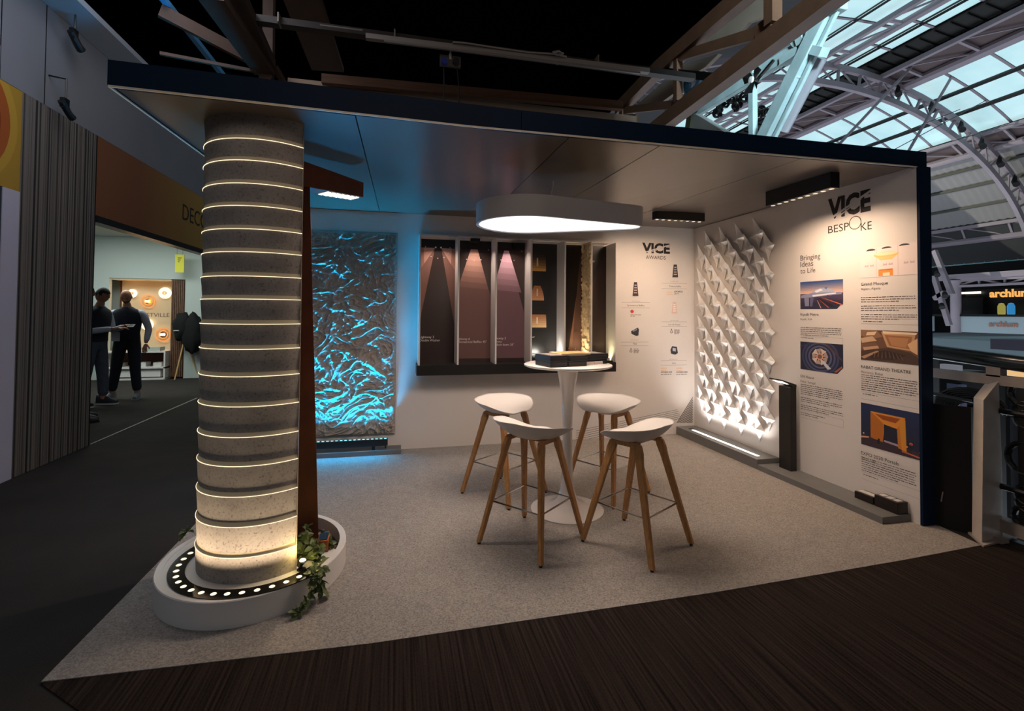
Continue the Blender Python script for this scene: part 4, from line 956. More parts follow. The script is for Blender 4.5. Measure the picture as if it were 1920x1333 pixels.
# orange mural over the doorway
mu = thing('orange_mural_board', 'orange and yellow sign board printed with big concentric rings above the jamb', 'sign', (XL, -1.2, 2.46))
MB().box(XL-.10, XL-.002, -2.4, -.237, 2.462, 3.333).build('board', pcol('a8822a'), mu)
for k, (rr, c_) in enumerate(((.58, 'b88f30'), (.50, 'a0501c'), (.40, '7c2e12'), (.30, 'a8561c'), (.20, 'b07a24'), (.10, '8a3c18'))):
    g = MB(); q = [(XL-.0015+k*.0006, -.86+rr*math.cos(a), 2.98+min(rr, .95)*math.sin(a)) for a in [2*PI*i/40 for i in range(40)]]
    q = [(p[0], min(p[1], -.24), max(2.465, min(3.33, p[2]))) for p in q]
    g.add(q, [tuple(range(40))]).build('printed_ring', pcol(c_), mu)
# orange fascia with lettering
de = thing('orange_fascia_sign', 'brown-orange fascia lettered DECO above the booth opening', 'sign', (XL, 3.0, 2.44))
M_DECO = mat('orange_yellow_print', 'a8662a', .7); nt, b, N, L = nodes(M_DECO)
tc = N('ShaderNodeTexCoord'); sp = N('ShaderNodeSeparateXYZ'); L(tc.outputs['Object'], sp.inputs[0])
rp = N('ShaderNodeValToRGB'); mr = N('ShaderNodeMapRange'); mr.inputs['From Min'].default_value = -2.2; mr.inputs['From Max'].default_value = 1.6
L(sp.outputs['Y'], mr.inputs['Value']); L(mr.outputs[0], rp.inputs[0]); L(rp.outputs[0], b.inputs['Base Color'])
rp.color_ramp.elements[0].color = (*srgb('7a4a2a'), 1); rp.color_ramp.elements[1].color = (*srgb('b0903c'), 1); rp.color_ramp.elements[0].position = .25
MB().box(XL-.10, XL-.001, .832, 5.6, 2.47, 3.333).build('board', M_DECO, de)
MB().box(XL-.12, XL+.015, .832, 5.6, 2.395, 2.468).build('lower_trim', M_BLACK, de)
a = at(342, 411, x=XL); b_ = at(379, 424, x=XL)
write(de, 'DECO', (XL, a.y, a.z), (0, 1, 0), (0, 0, 1), (b_.y-a.y)*1.25, pcol('1a1410'), off=.0, height=.24)
for o in [q for q in COL.objects if q.parent == de and q.name.startswith('lettering')]: o.location.x += .002
# hanging spotlights in front of the grey wall
def hang(px, py, r_, lab, ztop):
    p = Vector(at(px, py, x=XL+.14)); t = thing('hanging_spotlight', lab, 'spotlight', (p.x, p.y, p.z-.1))
    MB().tube([(XL+.001, p.y, p.z+.30), (p.x, p.y, p.z+.28), (p.x, p.y, p.z+.06)], .008, 6).build('rod', M_BLACK, t)
    MB().tube([(p.x, p.y-.06, p.z+.05), (p.x, p.y+.05, p.z-.03), (p.x+.0, p.y+.10, p.z-.05)], [.03, r_*.8, r_*.9], 12).build('housing', M_BLACK, t, smooth=30)
    MB().box(p.x-.02, p.x+.02, p.y-.05, p.y+.02, p.z+.0, p.z+.09).build('bracket', M_BLACK, t)
    return t
hang(123, 204, .036, 'small black spotlight hanging before the grey wall above the stripes', 4.3)
hang(140, 74, .042, 'black spotlight half hidden under the pale beam', 4.3)

# ---- inside the booth
M_BW = mat('booth_white_wall', 'bfc9c4', .7, var=.03, scale=1)
bwY = 6.45
tag(MB().box(-14, -6.86, bwY+.55, bwY+.65, 0, 3.3).build('wall_booth_back', M_BW), kind='structure')
tag(MB().box(-14, -6.86, .9, bwY+.55, 2.98, 3.04).build('ceiling_booth', M_BW), kind='structure')
tag(MB().box(-14.1, -14, .9, bwY+.55, 0, 3.3).build('wall_booth_side', M_BW), kind='structure')
def bp(px, py, y=bwY): return Vector(at(px, py, y=y))
A, B = bp(203, 521), bp(338, 521); C0 = bp(318, 700)
zt2 = A.z; ztb = .02
# white wall in which the alcove is cut
L0, R0_ = bp(168, 600).x-.8, bp(203, 600).x; Rr = bp(346, 600).x; 
g = MB(); g.box(L0, R0_, bwY, bwY+.1, 0, 2.98); g.box(R0_, bp(371, 600).x+1.6, bwY, bwY+.1, zt2, 2.98); g.box(Rr, bp(371, 600).x+1.6, bwY, bwY+.1, 0, zt2)
tag(g.build('wall_booth_front', M_BW), kind='structure')
al = thing('lamp_showcase', 'lit alcove showcase with cream back board and rib-panelled sides', 'showcase', ((A.x+B.x)/2, bwY+.3, 0))
AX0, AX1 = R0_, bp(319, 600).x
M_CREAM = mat('cream_board', 'd8c3a0', .6)
MB().box(AX0, AX1, bwY+.40, bwY+.42, .5, zt2).build('back_board', M_CREAM, al)
MB().box(AX0, AX1, bwY+.02, bwY+.40, zt2-.03, zt2-.001).build('top_board', M_CREAM, al)
M_SLW = mat('brown_slat', '6a4a36', .6, var=.2, scale=20)
for (xa, xb, n_, y_) in ((AX0+.01, bp(228, 600, bwY+.4).x, 6, bwY+.385), (bp(321, 600).x, Rr-.01, 7, bwY-.02)):
    for k in range(n_):
        a_ = xa+(xb-xa)*k/n_; MB().box(a_+.003, xa+(xb-xa)*(k+1)/n_-.006, y_, y_+.03, .04, zt2-.03).build('slat', M_SLW, al)
MB().box(bp(320, 600).x, Rr, bwY+.012, bwY+.05, .02, zt2-.02).build('side_panel', M_SLW, al)
a = bp(259, 594, bwY+.4); b_ = bp(318, 592, bwY+.4)
wd = (b_.x-a.x)
write(al, 'INDUSTVILLE', (a.x-wd*.27, bwY+.4, a.z), (1, 0, 0), (0, 0, 1), wd*1.27, pcol('5a4636'), height=.085, off=.002)
# lamps in the showcase
M_GL = glow('warm_bulb', (1, .62, .26), 6); M_GW = glow('pale_glow_disc', (1, .80, .52), 1.6)
def wlamp(px, py, rpx, kind, lab):
    c = bp(px, py, bwY+.37); r_ = abs(bp(px+rpx, py, bwY+.37).x-c.x); t = thing('wall_lamp', lab, 'lamp', (c.x, c.y, c.z-r_), group=None)
    def disc(rr, y_, th, m, nm, cx=0, rin=.0001):
        g = MB(); g.lathe((0, 0, 0), [(rin, 0), (rr, 0), (rr, th), (rin, th)], 24); g.v = [(c.x+cx+v_[0], y_-v_[2], c.z+v_[1]) for v_ in g.v]; g.build(nm, m, t)
    disc(.03, bwY+.398, .03, M_BLACK, 'wall_plate')
    if kind == 'ring':
        disc(r_, c.y-.03, .012, mat('amber_glass', 'c87a3a', .2, emit=(1, .45, .15), estr=.35), 'glass_ring', rin=r_*.86); disc(r_*.6, c.y-.02, .012, mat('amber_glass', ''), 'glass_ring', rin=r_*.5)
        g = MB().tube([(c.x-r_*.28, c.y-.06, c.z), (c.x+r_*.28, c.y-.06, c.z)], r_*.17, 10); g.build('bulb', M_GL, t, smooth=True)
        disc(r_*.42, c.y-.015, .01, M_BLACK if px > 300 else mat('brass', 'b07a3a', .3, metal=1), 'reflector')
    else:
        disc(r_, c.y-.03, .014, M_GW, 'glass_disc'); disc(r_*.30, c.y-.05, .03, mat('copper_cap', '7a4a34', .4), 'cap')
    light('POINT', 'wall_lamp_glow', (c.x, c.y-.10, c.z), (1, .62, .32), 1.4, size=.05)
wlamp(250, 550, 9, 'disc', 'disc wall lamp partly behind the bald man'); wlamp(311, 549.5, 12, 'disc', 'bright disc wall lamp at the top right of the showcase')
wlamp(279, 565, 14, 'ring', 'amber ring wall lamp with a glowing bulb at the centre of the showcase'); wlamp(277.5, 608, 12, 'disc', 'disc wall lamp below the lettering'); wlamp(307, 627, 15, 'ring', 'large ring wall lamp at the lower right of the showcase')
# counter with shelves
ct = thing('white_display_counter', 'low white counter with brown shelf gap under the wall lamps', 'counter', (0, 0, 0)); ct.location = ((AX0+AX1)/2, bwY+.1, 0)
zc_ = bp(300, 658, bwY-.1).z
MB().box(AX0+.0, AX1, bwY-.18, bwY+.38, zc_-.03, zc_).build('top', M_WHITEP, ct); MB().box(AX0, AX1, bwY-.18, bwY+.38, zc_-.36, zc_-.33).build('shelf', M_WHITEP, ct)
MB().box(AX0, AX1, bwY+.34, bwY+.38, zc_-.33, zc_-.03).build('back', mat('brown_back', '5a3220', .6), ct)
for x in (AX0, AX1-.03): MB().box(x, x+.03, bwY-.18, bwY+.38, .02, zc_-.03).build('side', M_WHITEP, ct)
MB().box(AX0+.06, AX1-.10, bwY-.14, bwY+.3, .06, zc_-.38).build('drawer_block', M_WHITEP, ct); MB().box(AX0, AX1, bwY-.17, bwY+.38, 0, .035).build('base', M_WHITEP, ct)
for (px0, px1, z0_, h, lab, c_) in ((272, 302, zc_, .08, 'pale grey box on top of the counter under the showcase', 'a8b0a8'), (259, 276, zc_-.33, .09, 'white box at the left of the counter shelf', 'd8d4ce'), (290, 306, zc_-.33, .085, 'white box at the right of the counter shelf', 'd0ccc6'), (222, 232, zc_-.33, .08, 'small box on the shelf behind the men', 'b0a89c')):
    a_, b2 = bp(px0, 650, bwY+.0).x, bp(px1, 650, bwY+.0).x; tag(MB().box(a_, b2, bwY-.05, bwY+.18, z0_+.0005, z0_+h).build('box', pcol(c_), bevel=.003), lab, 'box')
# yellow hanging sign
a_ = bp(329, 477, bwY-.3); b2 = bp(345, 511, bwY-.3)
ys = thing('yellow_sign', 'yellow sign hanging by the right end of the showcase', 'sign', (a_.x, a_.y, b2.z))
MB().box(a_.x, b2.x, a_.y-.01, a_.y+.01, b2.z, a_.z).build('board', pcol('d8d23a'), ys)
for q_ in (a_.x+.03, b2.x-.03): MB().tube([(q_, a_.y, a_.z), (q_, a_.y, 2.98)], .003, 5).build('hanging_wire', M_BLACK, ys)
for k in range(3): MB().box(a_.x+.05, a_.x+.05+.07-.02*k, a_.y-.012, a_.y-.0101, a_.z-.08-.04*k, a_.z-.065-.04*k).build('small_print', INK, ys)
# coat stand
cs_ = Vector(at(345, 708, z=0)); ck = thing('coat_stand', 'pale wooden tripod coat stand beside the showcase', 'coat stand', (cs_.x+.08, cs_.y-.2, 0))
cx_, cy_ = cs_.x+.08, cs_.y-.2
for a in (.5, 2.6, 4.4): MB().tube([(cx_+.26*math.cos(a), cy_+.26*math.sin(a), .015), (cx_, cy_, .9), (cx_-.06*math.cos(a), cy_-.06*math.sin(a), 1.32)], .014, 8).build('leg', mat('light_birch', 'c9a26a', .5), ck)
M_COAT = mat('black_cloth', '050506', .9, var=.3, scale=12, bump=.4)
def blob(c, rx, ry, rz, seed, nm, par, m=M_COAT):
    g = MB(); rows = []
    for j in range(15):
        ph = -PI/2+PI*j/14; r = []
        for i in range(25):
            th = 2*PI*(i % 24)/24; d_ = Vector((math.cos(ph)*math.cos(th), math.cos(ph)*math.sin(th), math.sin(ph)))
            k = 1+.22*noise.noise(d_*2.4+Vector((seed, 0, 0)))+.07*noise.noise(Vector((d_.x*9, d_.y*9, d_.z*2+seed))); r.append((c[0]+d_.x*rx*k, c[1]+d_.y*ry*k, c[2]+d_.z*rz*k))
        rows.append(r)
    return g.grid(rows).build(nm, m, par, smooth=True)
for (dx, z_, rx, rz, lab, s_) in ((-.02, 1.10, .17, .30, 'black coat hanging on the coat stand, left one', 1.0), (.17, .95, .20, .42, 'black rucksack hanging low on the coat stand', 5.0)):
    tag(blob((cx_+dx, cy_-.10, z_), rx, .13, rz, s_, 'coat' if s_ == 1 else 'rucksack', None), lab, 'coat' if s_ == 1 else 'bag')
MB().box(cx_-.13, cx_-.03, cy_-.235, cy_-.228, 1.02, 1.04).build('label_strip', pcol('b8b8b8'), ck)

# ================================================================== people
def skinned(name, verts, edges, radii, m, par, root=0, sub=2):
    me = bpy.data.meshes.new(name); me.from_pydata([tuple(v) for v in verts], edges, []); o = bpy.data.objects.new(name, me); COL.objects.link(o)
    sk = o.modifiers.new('skin', 'SKIN'); sk.use_smooth_shade = True
    for i, r in enumerate(radii):
        q = me.skin_vertices[0].data[i]; q.radius = r if isinstance(r, tuple) else (r, r); q.use_root = (i == root)
    sd_ = o.modifiers.new('sub', 'SUBSURF'); sd_.levels = sub; sd_.render_levels = sub
    dg = bpy.context.evaluated_depsgraph_get(); me2 = bpy.data.meshes.new_from_object(o.evaluated_get(dg)); bpy.data.objects.remove(o)
    me2.name = name; me2.materials.clear(); me2.materials.append(m)
    o = bpy.data.objects.new(name, me2); COL.objects.link(o); o.parent = par
    me2.polygons.foreach_set('use_smooth', [True]*len(me2.polygons)); return o
def person(loc, face, label, J, shirt, vest, trousers, shoe, sole, skin, hair=None, beard=True, H=1.78):
    """J: joint offsets in the local frame, x = right, y = forward"""
    t = thing('person', label, 'person', (*loc, 0), face)
    V = [Vector(p) for p in J['pts']]
    # 0 pelvis 1 waist 2 chest 3 neckbase 4 neck 5 head | 6 shL 7 elL 8 wrL 9 shR 10 elR 11 wrR | 12 hipL 13 kneeL 14 ankL 15 toeL | 16 hipR 17 kneeR 18 ankR 19 toeR
    E_ = [(0, 1), (1, 2), (2, 3), (3, 4), (4, 5), (2, 6), (6, 7), (7, 8), (2, 9), (9, 10), (10, 11), (0, 12), (12, 13), (13, 14), (14, 15), (0, 16), (16, 17), (17, 18), (18, 19)]
    R_ = [(.125, .10), (.125, .095), (.145, .105), (.075, .07), .055, .05, .062, .045, .03, .062, .045, .03, .088, .06, .042, .035, .088, .06, .042, .035]
    body = skinned('body', V, E_, R_, skin, t)
    up_ = skinned('shirt', [V[1], V[2], V[3], V[6], V[7], V[8].lerp(V[7], .12), V[9], V[10], V[11].lerp(V[10], .12)], [(0, 1), (1, 2), (1, 3), (3, 4), (4, 5), (1, 6), (6, 7), (7, 8)], [(.145, .112), (.150, .112), (.075, .072), .070, .054, .041, .070, .054, .041], shirt, t)
    if vest:
        S_ = [(V[0]+Vector((0, 0, .02)), .172, .132), (V[1], .166, .128), (V[1].lerp(V[2], .6), .186, .142), (V[2], .196, .144), (V[2].lerp(V[3], .55), .200, .128), (V[2].lerp(V[3], .85), .165, .108), (V[3]+Vector((0, 0, .005)), .100, .088), (V[3]+Vector((0, 0, .03)), .070, .074)]
        MB().grid([[c_+Vector((a_*math.copysign(abs(math.cos(q_))**.8, math.cos(q_)), b_*math.copysign(abs(math.sin(q_))**.8, math.sin(q_)), 0)) for q_ in [2*PI*i/24 for i in range(25)]] for c_, a_, b_ in S_]).build('vest', vest, t, local=True, smooth=True)
        vf = V[2].lerp(V[3], .62)+Vector((0, .112, 0)); MB().add([vf+Vector((-.045, -.035, .10)), vf+Vector((.045, -.035, .10)), vf+Vector((0, .018, -.04))], [(0, 2, 1)]).build('shirt_collar', shirt, t, local=True)
    if False: skinned('vest', [V[0]+Vector((0, 0, .03)), V[1], V[2], V[3]-Vector((0, 0, .03)), V[6].lerp(V[2], .22), V[9].lerp(V[2], .22)], [(0, 1), (1, 2), (2, 3), (2, 4), (2, 5)], [(.175, .140), (.175, .140), (.190, .150), (.105, .098), .100, .100], vest, t, root=1)
    skinned('trousers', [V[0]+Vector((0, 0, .13)), V[0], V[12], V[13], V[14]+Vector((0, 0, .03)), V[16], V[17], V[18]+Vector((0, 0, .03))], [(0, 1), (1, 2), (2, 3), (3, 4), (1, 5), (5, 6), (6, 7)], [(.155, .125), (.155, .128), .108, .080, .066, .108, .080, .066], trousers, t)
    for k in (14, 18):
        a_, toe = V[k], V[k+1]; d_ = (toe-a_); d_.z = 0; d_.normalize(); s_ = Vector((-d_.y, d_.x, 0))
        sh_ = MB(); rows = []
        for u in range(9):
            f = u/8; c_ = Vector((a_.x, a_.y, 0))+d_*(-.085+.285*f); w = .048*math.sin(PI*(.12+.80*f))**.45; h = .095*(1-f)**.8+.045
            rows.append([c_+s_*(w*math.cos(q_))+Vector((0, 0, .018+max(0, h*math.sin(q_)))) for q_ in [PI*i/10 for i in range(11)]])
        sh_.grid(rows); sh_.add(rows[0], [tuple(range(11))]).add(rows[-1], [tuple(range(11))[::-1]]); so = sh_.build('shoe', shoe, t, local=True, smooth=True)
        g = MB(); g.prism([Vector((a_.x, a_.y, 0))+d_*(-.088+.295*u/12)+s_*(q_*.052*math.sin(PI*(.10+.82*u/12))**.5) for q_, R in ((1, range(13)), (-1, range(12, -1, -1))) for u in R], (0, 0, .022)); g.build('sole', sole, so, local=True)
    # head: shaped ellipsoid with face, turned and tilted
    hc, hp, hy = J['head'], J['pitch'], J['yaw']
    Rm = Matrix.Translation(hc) @ Matrix.Rotation(hy, 4, 'Z') @ Matrix.Rotation(hp, 4, 'X')
    g = MB(); rows = []
    for j in range(25):
        ph = -PI/2+PI*j/24; r = []
        for i in range(33):
            th = 2*PI*(i % 32)/32; x = math.cos(ph)*math.sin(th); y = math.cos(ph)*math.cos(th); z = math.sin(ph)
            X = .076*x; Y = .096*y; Z = .118*z
            jaw = max(0, -z); X *= 1-.30*jaw; Y *= 1-.10*jaw
            if y > 0:
                Y += .020*math.exp(-(x/.14)**2-((z+.06)/.15)**2)+.006*math.exp(-(x/.4)**2-((z-.18)/.1)**2)+.010*math.exp(-(x/.30)**2-((z+.62)/.18)**2)
                for e_ in (-1, 1): Y -= .008*math.exp(-((x-e_*.42)/.16)**2-((z-.04)/.09)**2)
                Y -= .004*math.exp(-(x/.25)**2-((z+.42)/.04)**2)
            r.append(Rm @ Vector((X, Y, Z)))
        rows.append(r)
    hd_ = g.grid(rows).build('head', skin, t, local=True, smooth=True)
    for e_ in (-1, 1):
        g = MB(); g.lathe((0, 0, 0), [(.0001, .012), (.012, .010), (.022, .0), (.016, -.008), (.0001, -.010)], 12, sx=.8, sy=1.35); g.v = [tuple(Rm @ Vector((e_*(.074+v_[2]*.6), -.004+v_[0], -.004+v_[1]))) for v_ in g.v]; g.build('ear', skin, hd_, local=True, smooth=True)
        g = MB(); g.lathe((0, 0, 0), [(.0001, .011), (.007, .008), (.011, 0)], 10); g.v = [tuple(Rm @ Vector((e_*.031+v_[0], .076+v_[2], .006+v_[1]*.7))) for v_ in g.v]; g.build('eye', pcol('2a2220'), hd_, local=True)
        g = MB(); g.v = []; g.add([Rm @ Vector((e_*(.014+.034*u), .094-.020*u*u, .024+.006*math.sin(PI*u)+dz)) for dz in (0, .007) for u in (0, .5, 1)], [(0, 1, 4, 3), (1, 2, 5, 4), (3, 4, 1, 0), (4, 5, 2, 1)]); g.build('eyebrow', pcol('1c1512'), hd_, local=True)
    g = MB(); g.add([Rm @ Vector((x_, .092-.25*abs(x_)**1.2, z_)) for z_ in (-.052, -.045) for x_ in (-.026, 0, .026)], [(0, 1, 4, 3), (1, 2, 5, 4), (3, 4, 1, 0), (4, 5, 2, 1)]); g.build('mouth', pcol('6a3a34'), hd_, local=True)
    def cap(cond, k, nm, m):
        g = MB(); vv = {}; fs = []
        for j in range(24):
            for i in range(32):
                ph = -PI/2+PI*(j+.5)/24; th = 2*PI*(i+.5)/32
                if cond(math.cos(ph)*math.sin(th), math.cos(ph)*math.cos(th), math.sin(ph)):
                    f = []
                    for jj, ii in ((j, i), (j, i+1), (j+1, i+1), (j+1, i)):
                        if (jj, ii) not in vv: vv[(jj, ii)] = len(vv)
                        f.append(vv[(jj, ii)])
                    fs.append(tuple(f))
        vs = [None]*len(vv)
        for (jj, ii), n_ in vv.items():
            p = rows[jj][ii]; vs[n_] = hc+(Vector(p)-hc)*k
        o = g.add(vs, fs).build(nm, m, hd_, local=True, smooth=True); md = o.modifiers.new('s', 'SOLIDIFY'); md.thickness = .010; md.offset = 1
    M_HAIR = mat('dark_hair', '16110e', .7, bump=.5, scale=60)
    if hair: cap(lambda x, y, z: z > .42 or (z > -.15 and y < -.05) or (z > .05 and abs(x) > .62 and y < .35), 1.02, 'hair', M_HAIR)
    if beard: cap(lambda x, y, z: y > -.05 and z < -.28 and not (abs(x) < .28 and -.52 < z < -.36), 1.005, 'beard', M_HAIR)
    # hands: palm, four fingers and a thumb
    for w_, el, curl in ((8, 7, J.get('curlL', .6)), (11, 10, J.get('curlR', .6))):
        d_ = (V[w_]-V[el]).normalized(); pn = Vector(J.get('palm', (0, 0, -1))); s_ = d_.cross(pn); s_ = s_.normalized() if s_.length > .1 else Vector((1, 0, 0)); pn = s_.cross(d_).normalized()
        pal = V[w_]+d_*.075
        vs = [V[w_], pal-d_*.035, pal]; ed = [(0, 1), (1, 2)]; rr = [(.026, .018), (.036, .016), (.038, .014)]
        for f in range(4):
            o_ = (f-1.5)*.020; L_ = (.072, .082, .077, .060)[f]; b0_ = len(vs)
            p1 = pal+s_*o_+d_*.012; p2 = p1+(d_*math.cos(curl*.5)+pn*math.sin(curl*.5))*L_*.5; p3 = p2+(d_*math.cos(curl*1.4)+pn*math.sin(curl*1.4))*L_*.5
            vs += [p1, p2, p3]; ed += [(2, b0_), (b0_, b0_+1), (b0_+1, b0_+2)]; rr += [.0095, .0088, .0075]
        b0_ = len(vs); sg = 1 if w_ == 8 else -1
        t1 = V[w_]+d_*.035+s_*(sg*.036); t2 = t1+(d_*.7+s_*(sg*.6)+pn*.3).normalized()*.034; vs += [t1, t2, t2+(d_*.9+pn*.45).normalized()*.03]; ed += [(1, b0_), (b0_, b0_+1), (b0_+1, b0_+2)]; rr += [.012, .0105, .0085]
        skinned('hand', vs, ed, rr, skin, t, sub=1)
    return t, V, Rm
SK1 = mat('skin_tan', 'a8765a', .55); SK2 = mat('skin_light_tan', 'b07c62', .55)
M_SHIRT = mat('pale_blue_shirt', 'aab0bc', .8, bump=.2, scale=20); M_VEST = mat('navy_knit_vest', '1a1e2a', .9, var=.1, scale=40); M_TR1 = mat('grey_jeans', '4a4f5a', .85, var=.12, scale=20); M_TR2 = mat('navy_trousers', '141722', .8)
def joints(hipw=.10, reachL=None, reachR=None, legs=None, lean=.0, H=1.0):
    p = [(0, 0, .95), (0, .01, 1.08), (0, .0+lean*.5, 1.30), (0, .0+lean, 1.47), (0, .02+lean, 1.53), (0, .04+lean, 1.60),
         (-.20, lean*.6, 1.41), (-.25, -.02, 1.13), (-.24, .05, .88), (.20, lean*.6, 1.41), (.25, -.02, 1.13), (.24, .05, .88)]
    if reachL: p[7], p[8] = reachL
    if reachR: p[10], p[11] = reachR
    lg = legs or ((-.11, 0), (.11, 0))
    for s_, (fx, fy) in zip((-1, 1), lg): p += [(s_*.095, 0, .90), (s_*.10*.6+fx*.4, fy*.5+.02, .50), (fx, fy, .085), (fx*1.1, fy+.15, .03)]
    return p
# bald man: faces the viewer and looks down at the phone; his right arm hangs, hand in pocket
pA = Vector(at(236, 748, z=0)); pB = Vector(at(200, 757, z=0))
fA = math.radians(-172); fB = math.radians(-100)
j2 = dict(pts=joints(lean=.04, legs=((-.02-.14, .03), (.20, -.03)), reachL=((-.29, .0, 1.14), (-.27, .07, .90)), reachR=((.27, .04, 1.15), (.06, .30, 1.16))), head=Vector((.0, .10, 1.66)), pitch=-.62, yaw=.10)
person((pA.x, pA.y), fA, 'bald bearded man in a navy vest and pale shirt looking down at a phone', j2, M_SHIRT, M_VEST, M_TR2, mat('grey_shoe', '6a6a70', .6), mat('grey_sole', '8a8a8c', .6), SK2, hair=False)
j1 = dict(pts=joints(lean=.05, legs=((-.13, .05), (.12, -.10)), reachL=((-.27, .06, 1.12), (-.10, .36, 1.20)), reachR=((.26, .10, 1.13), (.10, .38, 1.17))), head=Vector((.0, .10, 1.67)), pitch=-.30, yaw=.0, curlL=.8)
tB, VB, _ = person((pB.x-.10, pB.y-.16), fB, 'dark-haired man in navy vest and grey jeans pointing at the phone', j1, M_SHIRT, M_VEST, M_TR1, mat('dark_trainer', '202124', .6), mat('white_sole', 'c8c8c8', .5), SK1, hair=True, beard=False)
ph_ = Matrix.Translation(tB.location) @ Matrix.Rotation(fB, 4, 'Z') @ Vector((.0, .53, 1.205))
t = thing('mobile_phone', 'black mobile phone held between the two men', 'phone', ph_); MB().obox(ph_+Vector((0, 0, .005)), (1, .2, 0), (-.2, 1, .3), (0, -.3, 1), .036, .07, .004).build('case', M_BLACK, t, bevel=.002); MB().obox(ph_+Vector((0, -.0, .0095)), (1, .2, 0), (-.2, 1, .3), (0, -.3, 1), .030, .060, .0006).build('screen', pcol('22262c', .2), t)
# badge and lapel dot of the bald man
Mx = Matrix.Translation((pA.x, pA.y, 0)) @ Matrix.Rotation(fA, 4, 'Z')
q = Mx @ Vector((.10, .175, 1.02)); t = thing('name_badge', 'white name badge hanging from a lanyard at the bald man’s waist', 'badge', q); MB().obox(q, (math.cos(fA), math.sin(fA), 0), (0, 0, 1), (-math.sin(fA), math.cos(fA), 0), .055, .07, .002).build('card', pcol('c4c4cc'), t)
q2 = Mx @ Vector((.03, .15, 1.42)); MB().tube([q+Vector((0, 0, .07)), q2], .003, 5).build('lanyard', M_BLACK, t)
# third visitor almost hidden by the striped wall
pC = Vector(at(160, 790, z=0)); j3 = dict(pts=joints(legs=((-.11, 0), (.12, .04))), head=Vector((0, .05, 1.67)), pitch=-.1, yaw=0)
person((pC.x-.10, pC.y), math.radians(-70), 'person mostly hidden behind the striped wall, one black shoe and forearm showing', j3, M_TR2, None, M_TR2, M_BLACK, M_BLACK, SK1, hair=True, beard=False)

# ================================================================== OVERHEAD: dark hall ceiling over the gallery
tag(MB().box(-16, .55, -12, 14, 6.2, 6.3).build('ceiling_gallery', mat('dull_black_ceiling', '020202', 1, spec=0)), kind='structure')  # even near-black, without gloss
tag(MB().box(-4.75, -.55, .44, .55, 2.6, 4.02).build('wall_partition', mat('beige_partition', 'a8937f', .8, var=.1, scale=2)), kind='structure')
def X(px, py, x): return Vector(at(px, py, x=x))
def Yp(px, py, y): return Vector(at(px, py, y=y))
def Zp(px, py, z): return Vector(at(px, py, z=z))
def member(name, a, b, w, h, m, par): return MB().bar(a, b, w, h).build(name, m, par)
wb = thing('timber_beam', 'brown timber beam along the top of the beige partition behind the canopy', 'beam', (-2.6, .5, 4.0))
member('beam', Zp(604, 149, 4.0), Zp(1166, 199, 4.0), .08, .10, mat('brown_timber', '5c3d28', .7, var=.2, scale=10, stretch=(.3, 4, 4)), wb)
# cable tray with the unlit tube light
ty = thing('cable_tray', 'dark steel channel spanning the bay above the canopy', 'cable tray', (-2.8, -.65, 4.05)); member('channel', Zp(470, 36, 4.06), Zp(1300, 146, 4.06), .09, .06, mat('dark_channel', '2c2522', .6), ty)
for px, py in ((524, 46), (740, 76), (1048, 116), (1118, 122)): p = Zp(px, py, 4.02); MB().box(p.x-.006, p.x+.006, p.y-.06, p.y+.06, 4.015, 4.10).build('strap', pcol('8a8078'), ty)
tl = thing('tube_light', 'long white unlit tube light fixed under the dark channel', 'ceiling light', Zp(950, 100, 3.97)); member('body', Zp(686, 69, 3.97), Zp(1216, 134, 3.97), .055, .045, mat('aged_white_batten', '9c9590', .6), tl); member('tube', Zp(720, 77, 3.94), Zp(1200, 137, 3.94), .02, .02, mat('frosted_tube', '8a8580', .4), tl)
cb = thing('white_cable', 'white cable looping from the socket along the tube light to a knotted bunch', 'cable', Zp(900, 90, 4.0))
pts = [Zp(*p, 3.99) for p in ((844, 112), (845, 92), (850, 79), (870, 80), (920, 88), (990, 98), (1040, 101), (1062, 106))]
MB().tube(pts, .008, 6).build('run', pcol('a89e98'), cb); MB().tube([Zp(*p, 3.99) for p in ((1036, 98), (1048, 96), (1056, 100), (1044, 104), (1038, 100), (1050, 103), (1062, 107))], .010, 6).build('knot', pcol('a89e98'), cb)
MB().tube([Zp(*p, 4.03) for p in ((600, 47), (640, 52), (680, 57))], .007, 6).build('run', pcol('8a817c'), cb)
sk_ = thing('socket_box', 'hanging double socket box with one blue and one black plug', 'socket', Yp(845, 125, -.60)); p, q = Yp(825, 101, -.60), Yp(864, 126, -.60)
MB().box(p.x, q.x, -.60, -.56, q.z, p.z).build('plate', pcol('5c5856'), sk_, bevel=.004)
for px, c_, nm in ((833, '1c3a9a', 'blue_plug'), (855, '161212', 'black_plug')):
    c = Yp(px, 116, -.62); g = MB().lathe((0, 0, 0), [(.0001, .045), (.03, .045), (.033, 0)], 14); g.v = [(c.x+v_[0], -.60-v_[2], c.z+v_[1]) for v_ in g.v]; g.build(nm, pcol(c_, .4), sk_)
MB().tube([Yp(844, 101, -.61), Yp(845, 112, -.62)], .012, 8).build('white_plug', pcol('cfc8c4'), sk_)
for a_, b2 in (((832, 127), (829, 196)), ((857, 127), (860, 199))): MB().tube([Yp(*a_, -.60), Yp((a_[0]+b2[0])/2+2, (a_[1]+b2[1])/2, -.58), Vector((Yp(*b2, -.55).x, -.55, 2.62))], .006, 6).build('cable', M_BLACK, sk_)
